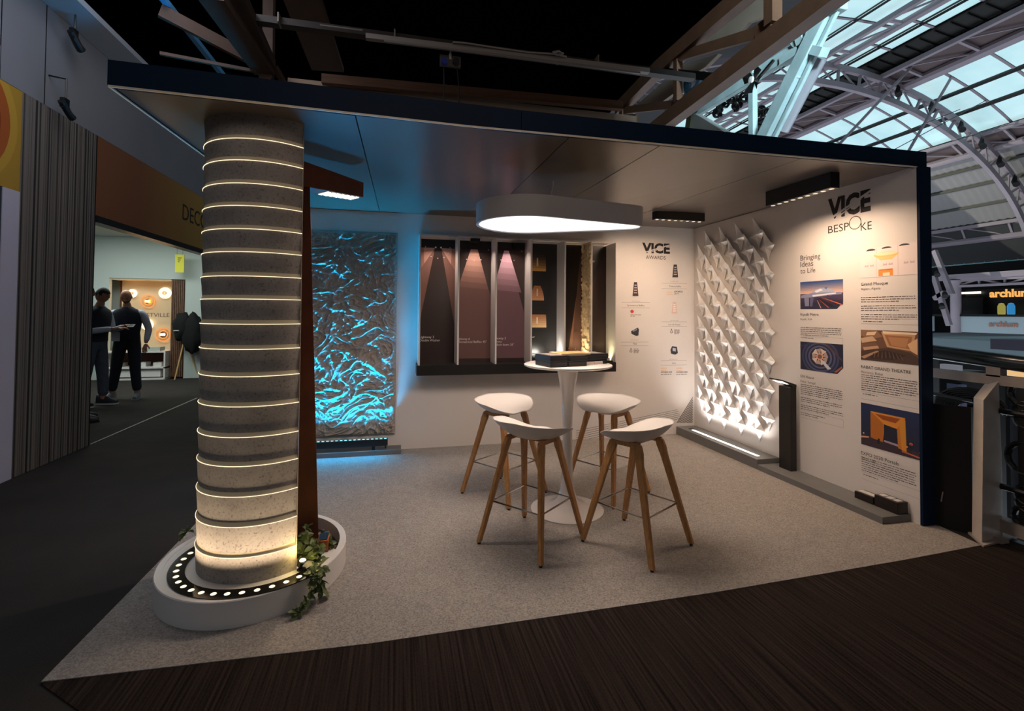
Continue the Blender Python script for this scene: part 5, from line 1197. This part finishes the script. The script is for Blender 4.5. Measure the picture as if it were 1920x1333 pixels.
# left roof truss
M_TRL = mat('shaded_brown_truss', '4a362b', .65, var=.15, scale=5)  # darker copy of the brown steel, shade put into the colour
lt = thing('roof_truss', 'brown steel roof truss crossing above the left of the canopy', 'truss', X(480, 120, -5.0))
member('chord', Zp(395, -20, 4.0), Zp(497, 128, 4.0), .20, .16, M_TRL, lt); member('chord', Zp(440, -20, 4.05), Zp(505, 120, 4.02), .12, .10, M_TRL, lt)
member('post', X(503, 150, -4.9), X(505, -30, -4.9), .10, .10, M_TRL, lt); member('plate', X(498, 112, -4.92), X(500, 160, -4.92), .12, .12, M_TRL, lt)
member('brace', Zp(300, 20, 4.3), Zp(470, 110, 4.1), .05, .12, M_TRL, lt); member('brace', Zp(300, 100, 3.9), Zp(480, 134, 3.9), .03, .03, M_TRL, lt); member('brace', Zp(515, 125, 4.0), Zp(535, 160, 3.9), .05, .05, M_TRL, lt)
member('strut', Zp(565, -10, 4.4), Zp(615, 130, 4.2), .35, .05, M_TRL, lt)
bt = thing('blue_tinted_rod', 'slim steel rod coloured as if in blue light above the left canopy corner', 'rod', Zp(340, 50, 4.4)); member('rod', Zp(296, -15, 4.4), Zp(425, 150, 4.2), .05, .05, mat('rod_blue_light_tint', '4a86b0', .5), bt)  # the blue light is put into the rod's colour
# right truss in the plane of the hall edge
rt = thing('roof_truss', 'brown steel truss rising to the upper right above the canopy, in front of the hall', 'truss', X(1229, 235, .15)); TXp = .15
def RX(px, py): return X(px, py, TXp)
member('bottom_chord', RX(1205, 262), RX(1640, -70), .16, .20, M_TRUSSB, rt); member('top_chord', RX(1160, 205), RX(1240, 124), .14, .20, M_TRUSSB, rt); member('top_chord', RX(1236, 128), RX(1420, -30), .14, .20, M_TRUSSB, rt)
for a_, b2, w in (((1271, 97), (1271, 190), .09), ((1449, -30), (1449, 46), .12), ((1170, 190), (1168, 235), .11)): member('post', RX(*a_), RX(*b2), w, w, M_TRUSSB, rt)
for a_, b2, w in (((1275, 106), (1420, 62), .12), ((1172, 207), (1262, 196), .11), ((1420, 62), (1450, 40), .14)): member('brace', RX(*a_), RX(*b2), w*.5, w, M_TRUSSB, rt)
member('cable_channel', RX(1160, 124), RX(1338, 145), .05, .10, M_BLACK, rt)
g = MB()
for q in ([(1268, 122), (1395, -2), (1436, -4), (1438, 30), (1403, 42), (1378, 68), (1282, 110)], [(1276, 122), (1347, 101), (1322, 126), (1278, 152)], [(1188, 202), (1245, 152), (1262, 150), (1262, 176), (1240, 192)], [(1150, 260), (1150, 212), (1192, 214), (1192, 260)]): g.prism([X(*p, .50) for p in q], (.06, 0, 0))
tag(g.build('wall_upper_panel', mat('taupe_boards', '8b7a6c', .8, var=.08, scale=2)), kind='structure')
# ================================================================== THE GREAT HALL beyond the railing
HX, HZ, HA, HB = 12.0, 3.0, 12.5, 8.5
def pl(px, py, p0, n):
    d = fw+cr*((px-960)/F)+cu*((CY-py)/F); n = Vector(n); return CAM+d*((Vector(p0)-CAM).dot(n)/d.dot(n))
def kof(px, py):
    d = fw+cr*((px-960)/F)+cu*((CY-py)/F); return d.z/d.x
def arch(x, off=0.):
    u = max(-1, min(1, (x-HX)/HA)); return HZ+(HB+off)*math.sqrt(max(0, 1-u*u))
def xk(k, off=0.):
    lo, hi = -.4, 24.4
    # far crossing of the sight plane with the vault
    best = None; xx = np.linspace(24.4, -.4, 900)
    for x in xx:
        if arch(x, off) > CAM.z+k*(x-CAM.x): return x
    return -.4
LINES = dict(Z=(1765, 4), louv0=(1740, 64), louv1=(1740, 82), A0=(1740, 102), A1=(1740, 143), p1=(1760, 190), p2=(1800, 216), B0=(1880, 240), B1=(1880, 274), C0=(1830, 426), C1=(1830, 452), G0=(1850, 472), G1=(1850, 512))
PG_ = {n: xk(kof(*p), -.25) for n, p in LINES.items()}
PA_ = {n: xk(kof(*p)) for n, p in dict(Z=(1765, 4), louv0=(1740, 64), louv1=(1740, 82), A0=(1740, 106), A1=(1740, 143), p1=(1760, 190), p2=(1800, 216), B0=(1880, 240), B1=(1880, 274), C0=(1830, 426), C1=(1830, 452), G0=(1850, 472), G1=(1850, 512)).items()}
M_GLASS = mat('skylight_pane', '7fb0b8', .3, emit=(.36, .66, .72), estr=.85); nt, b, N, L = nodes(M_GLASS)
tc = N('ShaderNodeTexCoord'); ns = N('ShaderNodeTexNoise'); ns.inputs['Scale'].default_value = .9; ns.inputs['Detail'].default_value = 5; L(tc.outputs['Object'], ns.inputs[0])
rp = N('ShaderNodeValToRGB'); rp.color_ramp.elements[0].position = .3; rp.color_ramp.elements[1].position = .7
rp.color_ramp.elements[0].color = (.40, .58, .61, 1); rp.color_ramp.elements[1].color = (.55, .72, .74, 1); L(ns.outputs['Fac'], rp.inputs[0]); L(rp.outputs[0], b.inputs['Emission Color'])
M_HG = mat('lilac_grey_girder', '9a8f98', .6, var=.05, scale=2); M_HGD = mat('taupe_girder_web', '5e4f50', .7); M_CORR = mat('grey_corrugated_sheet', '8f8c8c', .7); M_LOUV = mat('dark_louvre', '20201e', .8)
HY0, HY1 = -6.0, 46.0
vault = thing('hall_roof', 'barrel-vaulted hall roof with teal skylight bands and grey corrugated sheeting', 'roof', (12, 20, 4))
def xs_between(xa, xb, n): return [xa+(xb-xa)*i/n for i in range(n+1)]
# continuous dark outer shell so that no daylight leaks
g = MB(); XA = [.78]+[1.2+i*.8 for i in range(30)]; XA = [min(x, 24.45) for x in XA]
g.grid([[(x, y, arch(x, .35)) for x in XA] for y in (-14, 60)]); g.build('outer_shell', mat('roof_underlay', '3a3a3c', .8), vault)
panes = 0
for (xa, xb, nr, dy) in ((PA_['Z']-3.2, PA_['Z'], 2, 2.0), (PA_['Z'], PA_['louv0'], 2, 1.5), (PA_['A1'], PA_['p1'], 1, 1.5), (PA_['p1'], PA_['p2'], 1, 1.5), (PA_['p2'], PA_['B0'], 1, 1.5)):
    for r in range(nr):
        a_, b2 = xa+(xb-xa)*r/nr, xa+(xb-xa)*(r+1)/nr; y = HY0 if dy == 1.5 else 2
        while y < (34 if dy == 1.5 else 30):
            MB().grid([[(x, yy, arch(x, .12)) for x in xs_between(a_+.05, b2-.05, 2)] for yy in (y+.05, y+dy-.05)]).build('skylight_pane', M_GLASS, vault); y += dy; panes += 1
        MB().grid([[(x, yy, arch(x, .02)+(0)) for x in (b2-.07, b2+.07)] for yy in (HY0, HY1)]).build('purlin', M_BLACK, vault)
    y = HY0
    g = MB()
    while y < 34: g.grid([[(x, yy, arch(x, .08)) for x in xs_between(xa, xb, 4)] for yy in (y-.05, y+.05)]); y += dy
    g.build('glazing_bars', M_HG, vault)
g = MB(); 
g.grid([[(x, y, arch(x, .02)) for x in xs_between(PA_['louv0'], PA_['A0'], 3)] for y in (HY0, HY1)]); g.build('louvre_band', M_LOUV, vault)
g = MB(); y = HY0
while y < 40: g.bar((PA_['louv0'], y, arch(PA_['louv0'], -.03)), (PA_['A0'], y, arch(PA_['A0'], -.03)), .05, .05); y += .5
g.build('louvre_slats', M_BLACK, vault); vault_slats = g
# grey corrugated sheeting lower down the curve: raised ribs run up the slope
g = MB(); rows = []; y = HY0; k = 0
while y < 46: rows.append([(x, y, arch(x, .06+(.05 if k % 2 else 0))) for x in xs_between(PA_['B1'], PA_['C0'], 8)]); y += .16; k += 1
g.grid(rows).build('corrugated_sheet', M_CORR, vault)
rows = []; y = HY0; k = 0
while y < 46: rows.append([(x, y, arch(x, .06+(.03 if k % 2 else 0))) for x in xs_between(PA_['C1'], PA_['G0'], 3)]); y += .16; k += 1
MB().grid(rows).build('corrugated_sheet', M_CORR, vault)
# steep glazed corrugation above the far gallery
rows = []; y = HY0; k = 0
while y < 46: rows.append([(x+(.12 if k % 2 else 0), y, arch(x, 0)) for x in xs_between(PA_['G0'], PA_['G1'], 3)]); y += .22; k += 1
MB().grid(rows).build('ribbed_glazing', mat('ribbed_teal_sheet', '6c8e96', .35, emit=(.2, .5, .6), estr=.10), vault)
# lattice girders running the length of the hall
def girder(xa, xb, name='lattice_girder', lab=None, web=True, tube=.16):
    t = thing(name, lab, 'girder', (xa, 20, arch(xa)))
    za, zb = arch(xa, -.25), arch(xb, -.25); ca, cb = Vector((xa, 0, za)), Vector((xb, 0, zb))
    def at_(c, y): return Vector((c.x, y, c.z))
    MB().bar(at_(ca, HY0), at_(ca, HY1), .16, .16).build('upper_chord', M_HG, t); MB().tube([at_(cb, HY0), at_(cb, HY1)], tube, 10).build('lower_tube', M_HG, t, smooth=30)
    g = MB(); y = HY0; k = 0
    while y < 40:
        MB().bar(at_(ca, y), at_(cb, y), .09, .09).build('web_post', M_HG, t); MB().bar(at_(cb, y), at_(ca, y+1.9), .05, .05).build('web_diagonal', M_HG, t); y += 1.9
    if web:
        MB().add([at_(ca, HY0)+Vector((.12, 0, .1)), at_(cb, HY0)+Vector((.12, 0, .1)), at_(cb, HY1)+Vector((.12, 0, .1)), at_(ca, HY1)+Vector((.12, 0, .1))], [(0, 1, 2, 3)]).build('backing_plate', M_HGD, t)
    return t
girder(PG_['A0'], PG_['A1'], lab='wide lattice girder dividing the two skylight bands of the hall', tube=.2)
girder(PG_['B0'], PG_['B1'], lab='lattice girder between the lower skylights and the corrugated sheeting')
girder(PG_['C0'], PG_['C1'], lab='lowest lattice girder along the corrugated sheeting', web=False)
girder(PG_['Z']-.7, PG_['Z'], lab='upper lattice girder near the crown of the hall roof', web=False, tube=.12)
for n_, p in (('a', (1835, 345)), ('b', (1835, 385)), ('c', (1850, 308))):
    x = xk(kof(*p)); t = thing('purlin', 'thin dark purlin across the corrugated sheeting, %s' % {'a': 'middle one', 'b': 'lowest one', 'c': 'topmost one'}[n_], 'purlin', (x, 20, arch(x))); MB().bar((x, HY0, arch(x, -.1)), (x, HY1, arch(x, -.1)), .10, .10).build('bar', mat('olive_purlin', '55564c', .7), t)
# arched ribs, two chords with lacing, carrying black spotlights
M_SPOT = mat('spot_black', '060607', .7)
def rib(y0, lab):
    t = thing('arched_rib', lab, 'arch', (12, y0, 3)); A_ = [math.radians(a) for a in range(0, 181, 5)]
    o = [Vector((HX+(HA-.3)*math.cos(a), y0, HZ+(HB-.35)*math.sin(a))) for a in A_]; i_ = [Vector((HX+(HA-1.05)*math.cos(a), y0-.0, HZ+(HB-1.05)*math.sin(a))) for a in A_]
    for nm, pts in (('outer_chord', o), ('inner_chord', i_)):
        g = MB()
        for k in range(len(pts)-1): g.bar(pts[k], pts[k+1], .22, .16, up=(0, 1, 0))
        g.build(nm, M_HG, t)
    for k in range(1, len(A_)-1, 1):
        MB().bar(o[k], i_[k], .08, .08).build('lacing_bar', M_HG, t); MB().bar(i_[k], o[k+1], .05, .05).build('lacing_bar', M_HG, t)
    return i_
r1 = rib(10.0, 'nearest arched rib of the hall roof with black spotlights'); rib(21.0, 'second arched rib deeper in the hall'); rib(32.0, 'farthest arched rib of the hall')
for j, a in enumerate((8, 17, 25, 33, 40, 47, 54, 63, 72)):
    a = math.radians(a); p = Vector((HX+(HA-.75)*math.cos(a), 9.75, HZ+(HB-.8)*math.sin(a)))
    t = thing('black_spotlight', ('lowest black spotlight on the nearest roof rib', 'second black spotlight up the nearest roof rib', 'third black spotlight up the nearest roof rib', 'fourth black spotlight up the nearest roof rib', 'fifth black spotlight up the nearest roof rib', 'sixth black spotlight up the nearest roof rib', 'seventh black spotlight up the nearest roof rib', 'second topmost black spotlight on the nearest roof rib', 'topmost black spotlight on the nearest roof rib')[j], 'spotlight', p, group='spotlights on the nearest roof rib')
    MB().tube([p+Vector((.05, 0, .22)), p, p+Vector((-.14, -.16, -.18))], [.06, .10, .12], 8).build('housing', M_SPOT, t); MB().bar(p+Vector((.1, .05, .3)), p, .06).build('yoke', M_BLACK, t)
# tie rods
for (a_, b2, lab) in (((1826, 0), (1572, 272), 'long pale tie rod slanting down to the canopy edge'), ((1696, 296), (1868, 0), 'thin tie wire right of the long rod'), ((1745, 150), (1920, 60), 'thin dark wire across the lower skylights'), ((1640, 300), (1920, 150), 'dark brace crossing the lower skylights toward the right'), ((1600, 285), (1800, 205), 'short dark brace above the canopy edge'), ((1700, 290), (1920, 225), 'lowest dark brace above the canopy corner'), ((1500, 60), (1700, -20), 'dark brace near the crown of the roof')):
    t = thing('tie_rod', lab, 'rod', Yp(*a_, 9.0)); MB().tube([Yp(*a_, 9.0), Yp(*b2, 9.0)], .05 if 'long' in lab else .015, 6).build('rod', M_HG if 'long' in lab else M_BLACK, t)
# cast-iron scrollwork under the girders
sc = thing('scrollwork', 'dark curling cast-iron scrollwork against the skylights above the canopy', 'ironwork', Yp(1440, 190, 10.5))
def spiral(px, py, rpx, y, turns=1.6, ph=0):
    c = Yp(px, py, y); r_ = (Yp(px+rpx, py, y)-c).length
    MB().tube([c+Vector((math.cos(ph+turns*2*PI*k/20), 0, math.sin(ph+turns*2*PI*k/20)))*r_*(1-.8*k/20) for k in range(21)], .055, 5).build('scroll', M_BLACK, sc)
for k, (px, py) in enumerate(((1597, 105), (1611, 109), (1625, 108), (1638, 112), (1590, 98), (1540, 98), (1550, 88), (1530, 106), (1420, 213), (1428, 205), (1436, 213), (1360, 192), (1372, 186), (1384, 192), (1395, 184), (1350, 205), (1480, 95), (1470, 104), (1378, 200), (1344, 214))): spiral(px, py, 7+(k % 3)*1.5, 10.5+.2*(k % 2), ph=k*1.3)
# pale teal iron column with its braces, just beyond the railing
TP = Vector((.9, 0, 0)); tcx = thing('raking_iron_column', 'thick pale teal raking iron column rising over the canopy', 'column', X(1430, 240, 1.2))
def T(px, py): return X(px, py, 1.2)
for a_, b2, w, nm in (((1433, 262), (1577, -30), .19, 'shaft'), ((1450, 262), (1594, -30), .06, 'cable_run'), ((1412, 265), (1411, 115), .10, 'post'), ((1308, 212), (1508, 88), .11, 'brace'), ((1300, 194), (1580, 0), .19, 'brace'), ((1320, 196), (1500, 80), .06, 'brace'), ((1480, 62), (1512, 98), .12, 'gusset')):
    MB().bar(T(*a_), T(*b2), w, w*.8, up=(1, 0, 0)).build(nm, M_TEAL, tcx, bevel=.01)
MB().lathe((0, 0, 0), [(.0001, 0), (.16, 0), (.16, .1), (.0001, .1)], 10)
q = T(1509, 90); g = MB()
for k in range(5): a = k*2*PI/5; g.bar(q, q+Vector((0, math.cos(a), math.sin(a)))*.34, .10, .12, up=(1, 0, 0))
g.build('node_casting', M_TEAL, tcx)
dt = thing('grey_duct', 'grey cylindrical tube hanging beside the raking teal column', 'duct', X(1500, 240, 1.5)); MB().tube([X(1467, 244, 1.35), X(1537, 108, 1.35)], .085, 16).build('tube', mat('grey_duct_metal', 'a2a2aa', .35, metal=.3), dt, smooth=30)
fl = thing('flower_speaker', 'black four-petalled hanging fixture with a white hub', 'fixture', X(1412, 150, 1.0)); c = X(1412, 150, 1.0)
for k in range(4):
    a = PI/4+k*PI/2+.15; d_ = Vector((0, -math.cos(a), math.sin(a))); s_ = Vector((0, math.sin(a), math.cos(a)))
    MB().add([c, c+d_*.14+s_*.085, c+d_*.185+Vector((-.05, 0, 0)), c+d_*.14-s_*.085, c+Vector((.03, 0, 0))], [(0, 1, 2), (0, 2, 3), (4, 2, 1), (4, 3, 2), (0, 4, 1), (0, 3, 4)]).build('petal', M_BLACK, fl)
g = MB().lathe((0, 0, 0), [(.0001, .03), (.04, .025), (.045, 0)], 14); g.v = [(c.x-.02-v_[2], c.y+v_[0], c.z+v_[1]) for v_ in g.v]; g.f = [f[::-1] for f in g.f]; g.build('hub', M_WHITEP, fl)
MB().bar(c+Vector((.08, 0, .03)), c+Vector((.1, -.25, .15)), .03).build('bracket', M_BLACK, fl)
wf = thing('white_floodlight', 'white angular bracket fixture standing behind the canopy edge left of the teal column', 'fixture', X(1310, 235, .6))
g = MB(); Pq = [X(*p, .6) for p in ((1283, 244), (1300, 212), (1318, 222), (1362, 250), (1300, 248))]; g.prism(Pq, (.12, 0, 0)); g.build('body', mat('white_cast', 'b4b8b6', .5), wf)
MB().bar(X(1292, 246, .6), X(1250, 262, .2), .05, .05).build('wall_arm', M_BLACK, wf)
MB().bar(X(1298, 206, .6), X(1292, 246, .6), .08, .12).build('arm', mat('olive_arm', '5c5c4c', .6), wf); MB().obox(X(1298, 206, .56), (1, 0, 0), (0, 1, 0), (0, 0, 1), .05, .06, .04).build('clamp', mat('blue_clamp', '1f5a86', .5), wf)
for (px, py, wh) in ((1262, 190, 'lowest'), (1278, 170, 'second lowest'), (1300, 148, 'topmost')):
    c = X(px, py, 1.6); t = thing('cast_ring', wh+' blue-tinted round cast opening seen through the brown truss', 'ironwork', c, group='round cast openings behind the brown truss'); MB().tube([c+Vector((0, math.cos(a), math.sin(a)))*.22 for a in [2*PI*k/16 for k in range(17)]], .06, 6).build('ring', mat('blue_grey_iron', '3c6478', .5), t)

# ---- opposite gallery
OX = 22.0
def O(px, py): return X(px, py, OX)
zP1, zP0 = O(1840, 593.5).z, O(1840, 624).z
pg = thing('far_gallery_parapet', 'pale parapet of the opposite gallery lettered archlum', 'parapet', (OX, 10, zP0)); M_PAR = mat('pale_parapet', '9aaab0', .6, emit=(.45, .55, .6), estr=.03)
yA, yB = O(1775, 600).y, O(1766, 600).y
MB().box(OX, OX+.1, 4, yA-.3, zP0, zP1).build('panel', M_PAR, pg); MB().box(OX, OX+.1, yB+.4, 30, zP0, zP1).build('panel', M_PAR, pg)
MB().box(OX-.05, OX+.1, 4, 30, zP1, zP1+.10).build('top_rail', M_BLACK, pg)
a, b_ = O(1854.5, 612), O(1909, 612); write(pg, 'archlum', (OX, a.y, a.z), RR, UR, a.y-b_.y, pcol('a8705c'), bold=.03, off=.03)
MB().box(OX, OX+6, -6, 40, -.3, 0).build('slab', M_HG, pg)
ab = thing('far_black_booth', 'black exhibition booth on the opposite gallery with an orange lit sign', 'booth', (OX+2, 11, zP1)); 
zt3 = O(1850, 545).z
MB().box(OX+1.2, OX+1.4, 4, O(1775, 560).y, 0, O(1850, 540).z).build('front', M_BLACK, ab)
MB().box(OX+.9, OX+1.2, O(1815, 560).y, O(1777, 560).y, 0, O(1800, 557).z).build('side_block', M_BLACK, ab)
a, b_ = X(1856, 557, OX+1.1), X(1934, 557, OX+1.1); write(ab, 'archlum', (OX+1.1, a.y, a.z), RR, UR, a.y-b_.y, glow('amber_sign', (1, .48, .12), .9), bold=.045, off=.03, label='amber illuminated lettering')
c = X(1818, 549, OX+1.1); MB().obox(c, (0, 1, 0), (1, 0, 0), (0, 0, 1), .45, .03, .05).build('lamp_bar', glow('booth_lamp', (1, .85, .7), 1.4), ab)
for px, c_, lab in ((1878, (.55, .48, .10), 'small yellow glowing cylinder lamp on the far booth counter'), (1896, (.05, .38, .85), 'small blue glowing cylinder lamp on the far booth counter')):
    c = X(px, 592, OX+.6); t = thing('cylinder_lamp', lab, 'lamp', (c.x, c.y, c.z)); MB().lathe((c.x, c.y, c.z), [(.10, 0), (.13, .10), (.13, .42), (.08, .55), (.0001, .57)], 12, cap0=True).build('shade', glow('lamp_'+lab[6:10], c_, .5), t)
# arcade beam and column of the far gallery
fa = thing('far_arcade', 'pale lattice beam and column over the opposite gallery', 'arcade', (OX, 12, 2)); z1_, z0_ = O(1860, 522).z, O(1860, 534).z
MB().box(OX-.1, OX+.1, -6, O(1792, 530).y, z1_-.08, z1_+.10).build('upper_beam', M_HG, fa); MB().box(OX-.1, OX+.1, -6, O(1792, 530).y, z0_-.05, z0_+.05).build('lower_beam', M_HG, fa); MB().box(OX-.2, OX+.3, -6, 40, O(1850, 517).z-.1, O(1850, 511).z).build('gutter', M_HG, fa)
y = O(1792, 530).y; k = 0
while y > 4: MB().bar((OX, y, z0_), (OX, y, z1_), .07).build('web_post', M_HG, fa); MB().bar((OX, y, z1_ if k % 2 else z0_), (OX, y-.95, z0_ if k % 2 else z1_), .07).build('web_diagonal', M_HG, fa); y -= .95; k += 1
c = O(1792, 557); MB().lathe((OX, c.y, 0), [(.20, -.2), (.20, O(1792, 528).z-.3), (.30, O(1792, 526).z)], 14).build('column', M_HG, fa, smooth=30)
for a_, b2 in (((1752, 470), (1785, 552)), ((1752, 520), (1780, 610)), ((1752, 560), (1772, 548))): MB().bar(X(*a_, 20.5), X(*b2, 20.5), .18, .18).build('raking_strut', M_HG, fa)
MB().tube([X(1800+28*math.cos(a), 560-24*math.sin(a), OX) for a in [PI/2+PI/2*k/8 for k in range(9)]], .06, 6).build('spandrel_arc', M_HG, fa)
for px, py, wh in ((1756, 510, 'topmost'), (1771, 549, 'middle'), (1765, 570, 'lowest')): c = X(px, py, 20.2); t = thing('black_spotlight', wh+' small black spotlight on the raking struts of the far gallery', 'spotlight', c, group='spotlights on the far struts'); MB().tube([c, c+Vector((-.12, -.12, -.16))], [.09, .12], 8).build('housing', M_SPOT, t)
# far and ground-level surroundings
tag(MB().box(.50, .545, -12, 14, 5.48, 6.3).build('wall_added_filler', mat('dull_black_ceiling', '')), kind='structure')  # added black strip hiding the lit roof above the truss
tag(MB().box(.55, .80, -14, 60, 6.3, 7.35).build('wall_added_filler', M_BLACK), kind='structure')  # added filler closing a gap where outside light leaked in
tag(MB().box(OX+5.8, OX+6, -14, 50, -4, 6).build('wall_hall_far', mat('dark_hall_wall', '2e2c2e', .9)), kind='structure')
tag(MB().box(.4, OX+6, -14, 50, -4.2, -4).build('floor_hall', mat('hall_ground', '2a2a2e', .8)), kind='structure')
tag(MB().box(-2, 28, 50, 50.3, -4, 13).build('wall_hall_end', mat('hall_end', '3d4448', .9)), kind='structure')
tag(MB().box(-.45, 25, -14.2, -14, -4, 13).build('wall_hall_front', mat('hall_end', '')), kind='structure')
tag(MB().box(.35, .42, -12, 14, -4, -.004).build('wall_gallery_edge', M_BLACK), kind='structure')
def standtop(x0_, x1_, pxa, pxb, py, hgt, lab, colr):
    a_, b2 = X(pxa, py, x0_), X(pxb, py, x0_); y0_, y1_ = sorted((a_.y, b2.y)); z_ = (a_.z+b2.z)/2; t = thing('exhibition_stand_roof', lab, 'stand', ((x0_+x1_)/2, (y0_+y1_)/2, -4)); MB().box(x0_, x1_, y0_, y1_, z_-hgt, z_).build('roof', mat('stand_'+colr, colr, .6), t); MB().box(x0_+.4, x1_-.4, y0_+.4, y1_-.4, -4, z_-hgt).build('stand_wall', M_BLACK, t)
standtop(8, 12, 1700, 1960, 637, .35, 'pale blue flat stand roof seen just over the handrail', '9db4bc')
standtop(14, 17, 1700, 1990, 629, .12, 'dark narrow stand roof below the far parapet', '4a5058')
c = X(1903, 646, 6.6); t = thing('grey_fascia_box', 'small mauve-grey box beside the pale stand roof', 'box', (c.x, c.y, c.z-.2)); MB().box(c.x, c.x+.6, c.y-.35, c.y+.35, c.z-.1, c.z+.08).build('box', pcol('6d6a7c'), t)
# lit windows of ground level stands seen through the railing
for (pa_, pb2, c_, s_, lab) in (((1762, 682), (1796, 697), (.45, .47, .55), .30, 'pale stand fascia glimpsed through the left railing opening'), ((1884, 686), (1925, 708), (1, .62, .28), .75, 'warm lit stand window glimpsed through the right railing opening'), ((1775, 718), (1804, 765), (.25, .32, .55), .10, 'dim blue-lit stand panel below the railing')):
    p, q = X(*pa_, 5.0), X(*pb2, 5.0); t = thing('lit_stand_panel', lab, 'panel', (5, (p.y+q.y)/2, q.z)); MB().box(5, 5.1, q.y, p.y, q.z, p.z).build('panel', glow('lit_'+pcol('111111').name+str(int(s_*100)), c_, s_), t); MB().box(5.0, 5.6, q.y, p.y, -4, q.z).build('stand_wall', M_BLACK, t)
# ---- railing along the gallery edge
rl = thing('gallery_railing', 'railing with thick dark handrail above a chipped white frame', 'railing', (.33, -2.6, 0)); RXp = .34
def RL(px, py): return X(px, py, RXp)
a_, b2 = RL(1750, 659.5), RL(1920, 683); d_ = (a_-b2); M_HR = mat('dark_green_handrail', '101a1a', .25)
MB().tube([b2-d_*3, a_+d_*1.2], .052, 16).build('handrail', M_HR, rl, smooth=30)
M_CHIP = mat('chipped_white_paint', 'a89a90', .6, var=.12, scale=10, bump=.1)
y0r, y1r = -6.5, RL(1750, 700).y+.35
def zat(px, py): return RL(px, py).z
MB().box(RXp-.03, RXp+.03, y0r, y1r, zat(1860, 720)-.0, zat(1860, 702)).build('mid_rail', M_CHIP, rl); MB().box(RXp-.02, RXp+.02, y0r, y1r, zat(1860, 681), zat(1860, 677)).build('top_rail', M_CHIP, rl)
MB().box(RXp-.03, RXp+.03, RL(1868, 700).y-.04, RL(1868, 700).y+.04, zat(1860, 705), zat(1860, 678)).build('post', M_CHIP, rl)
zb1, zb0 = .13, .05; MB().box(RXp-.04, RXp+.04, y0r, RL(1872, 980).y, zb0, zb1).build('bottom_rail', M_WHITEP if False else M_CHIP, rl)
MB().box(RXp-.12, RXp-.05, RL(1868, 1000).y-.1, RL(1868, 1000).y+.06, .0, .03).build('foot_plate', M_CHIP, rl)
# ornate black cast-iron baluster
yq = RL(1925, 850).y; g = MB()
for (z_, r_) in ((.18, .07), (.27, .05), (.32, .055), (.55, .10), (.80, .055), (.86, .05), (.96, .08)):
    g.tube([(RXp, yq+r_*1.0*math.cos(a), z_+r_*math.sin(a)) for a in [2*PI*k/14 for k in range(15)]], .018, 6, caps=False)
g.box(RXp-.015, RXp+.015, yq-.035, yq+.035, .13, 1.05); g.build('cast_iron_baluster', M_BLACK, rl)
for z_ in (.34, .83): MB().tube([(RXp-.02, yq+.13, z_), (RXp-.02, yq-.2, z_)], .02, 8).build('collar', M_BLACK, rl)
MB().box(RXp+.05, RXp+.07, RL(1900, 850).y-.02, RL(1884, 850).y, .14, .98).build('grey_infill', mat('blue_grey_infill', '5a6070', .6), rl)
g = MB(); yc_ = RL(1815, 760).y
for k in range(7): g.tube([(RXp+.02, yc_+.22*math.cos(a)*(1-.1*k), .80+.14*math.sin(a)*(1-.1*k)) for a in [PI*j/10 for j in range(11)]], .014, 5)
tag(g.build('cast_iron_tracery', M_BLACK, rl), label='dark curved tracery left of the white post')
MB().tube([RL(1745, 737), RL(1826, 752)], .014, 8).build('dark_pipe', M_BLACK, rl)
# black board leaning between the stand and the white post
A_, B2 = at(1749, 984, z=0), at(1824, 1002, z=0); n_ = Vector((-(B2-A_).y, (B2-A_).x, 0)).normalized()
ztb = pl(1800, 762, A_, n_).z; bb = thing('black_board', 'black board filling the gap between the navy upright and the white post', 'board', A_)
MB().prism([A_+Vector((0, 0, .002)), B2+Vector((0, 0, .002)), Vector((B2.x, B2.y, ztb)), Vector((A_.x, A_.y, ztb))], n_*.02).build('board', mat('matt_black_board', '0a0a0b', .9), bb)
p, q = pl(1765, 940, A_, n_), pl(1768, 922, A_, n_); MB().bar(p-n_*.004, q-n_*.004, .006).build('hinge_strip', pcol('8a8682'), bb)
# angled white steel post
B0, A0_, C0_ = at(1841, 1017, z=.012), at(1822, 1003, z=.012), at(1880, 1006, z=.012)
sdv = (A0_-B0); nn = Vector((-(C0_-B0).y, (C0_-B0).x, 0)).normalized()
wp = thing('white_steel_post', 'white painted raking steel post with chipped edges and bolted foot', 'post', B0)
side = [B0, C0_, pl(1879, 880, B0, nn), pl(1873, 714, B0, nn), pl(1844, 750, B0, nn)]
MB().prism(side, sdv).build('post', mat('chipped_white_post', 'c9beb2', .5, var=.06, scale=12), wp, bevel=.004)
g = MB(); g.prism([B0+(B0-A0_)*.35+(B0-C0_)*.1+Vector((0, 0, -.011)), A0_+(A0_-B0)*.4+Vector((0, 0, -.011)), C0_+(A0_-B0)*1.0+Vector((0, 0, -.011)), C0_+(C0_-B0)*.55+Vector((0, 0, -.011)), C0_+(C0_-B0)*.5+(B0-A0_)*.4+Vector((0, 0, -.011))], (0, 0, .012)); g.build('foot_plate', M_CHIP, wp)
c = at(1871, 1006, z=.03); MB().lathe((c.x, c.y, .001), [(.0001, .03), (.012, .03), (.014, 0)], 6).build('bolt', M_CHIP, wp)
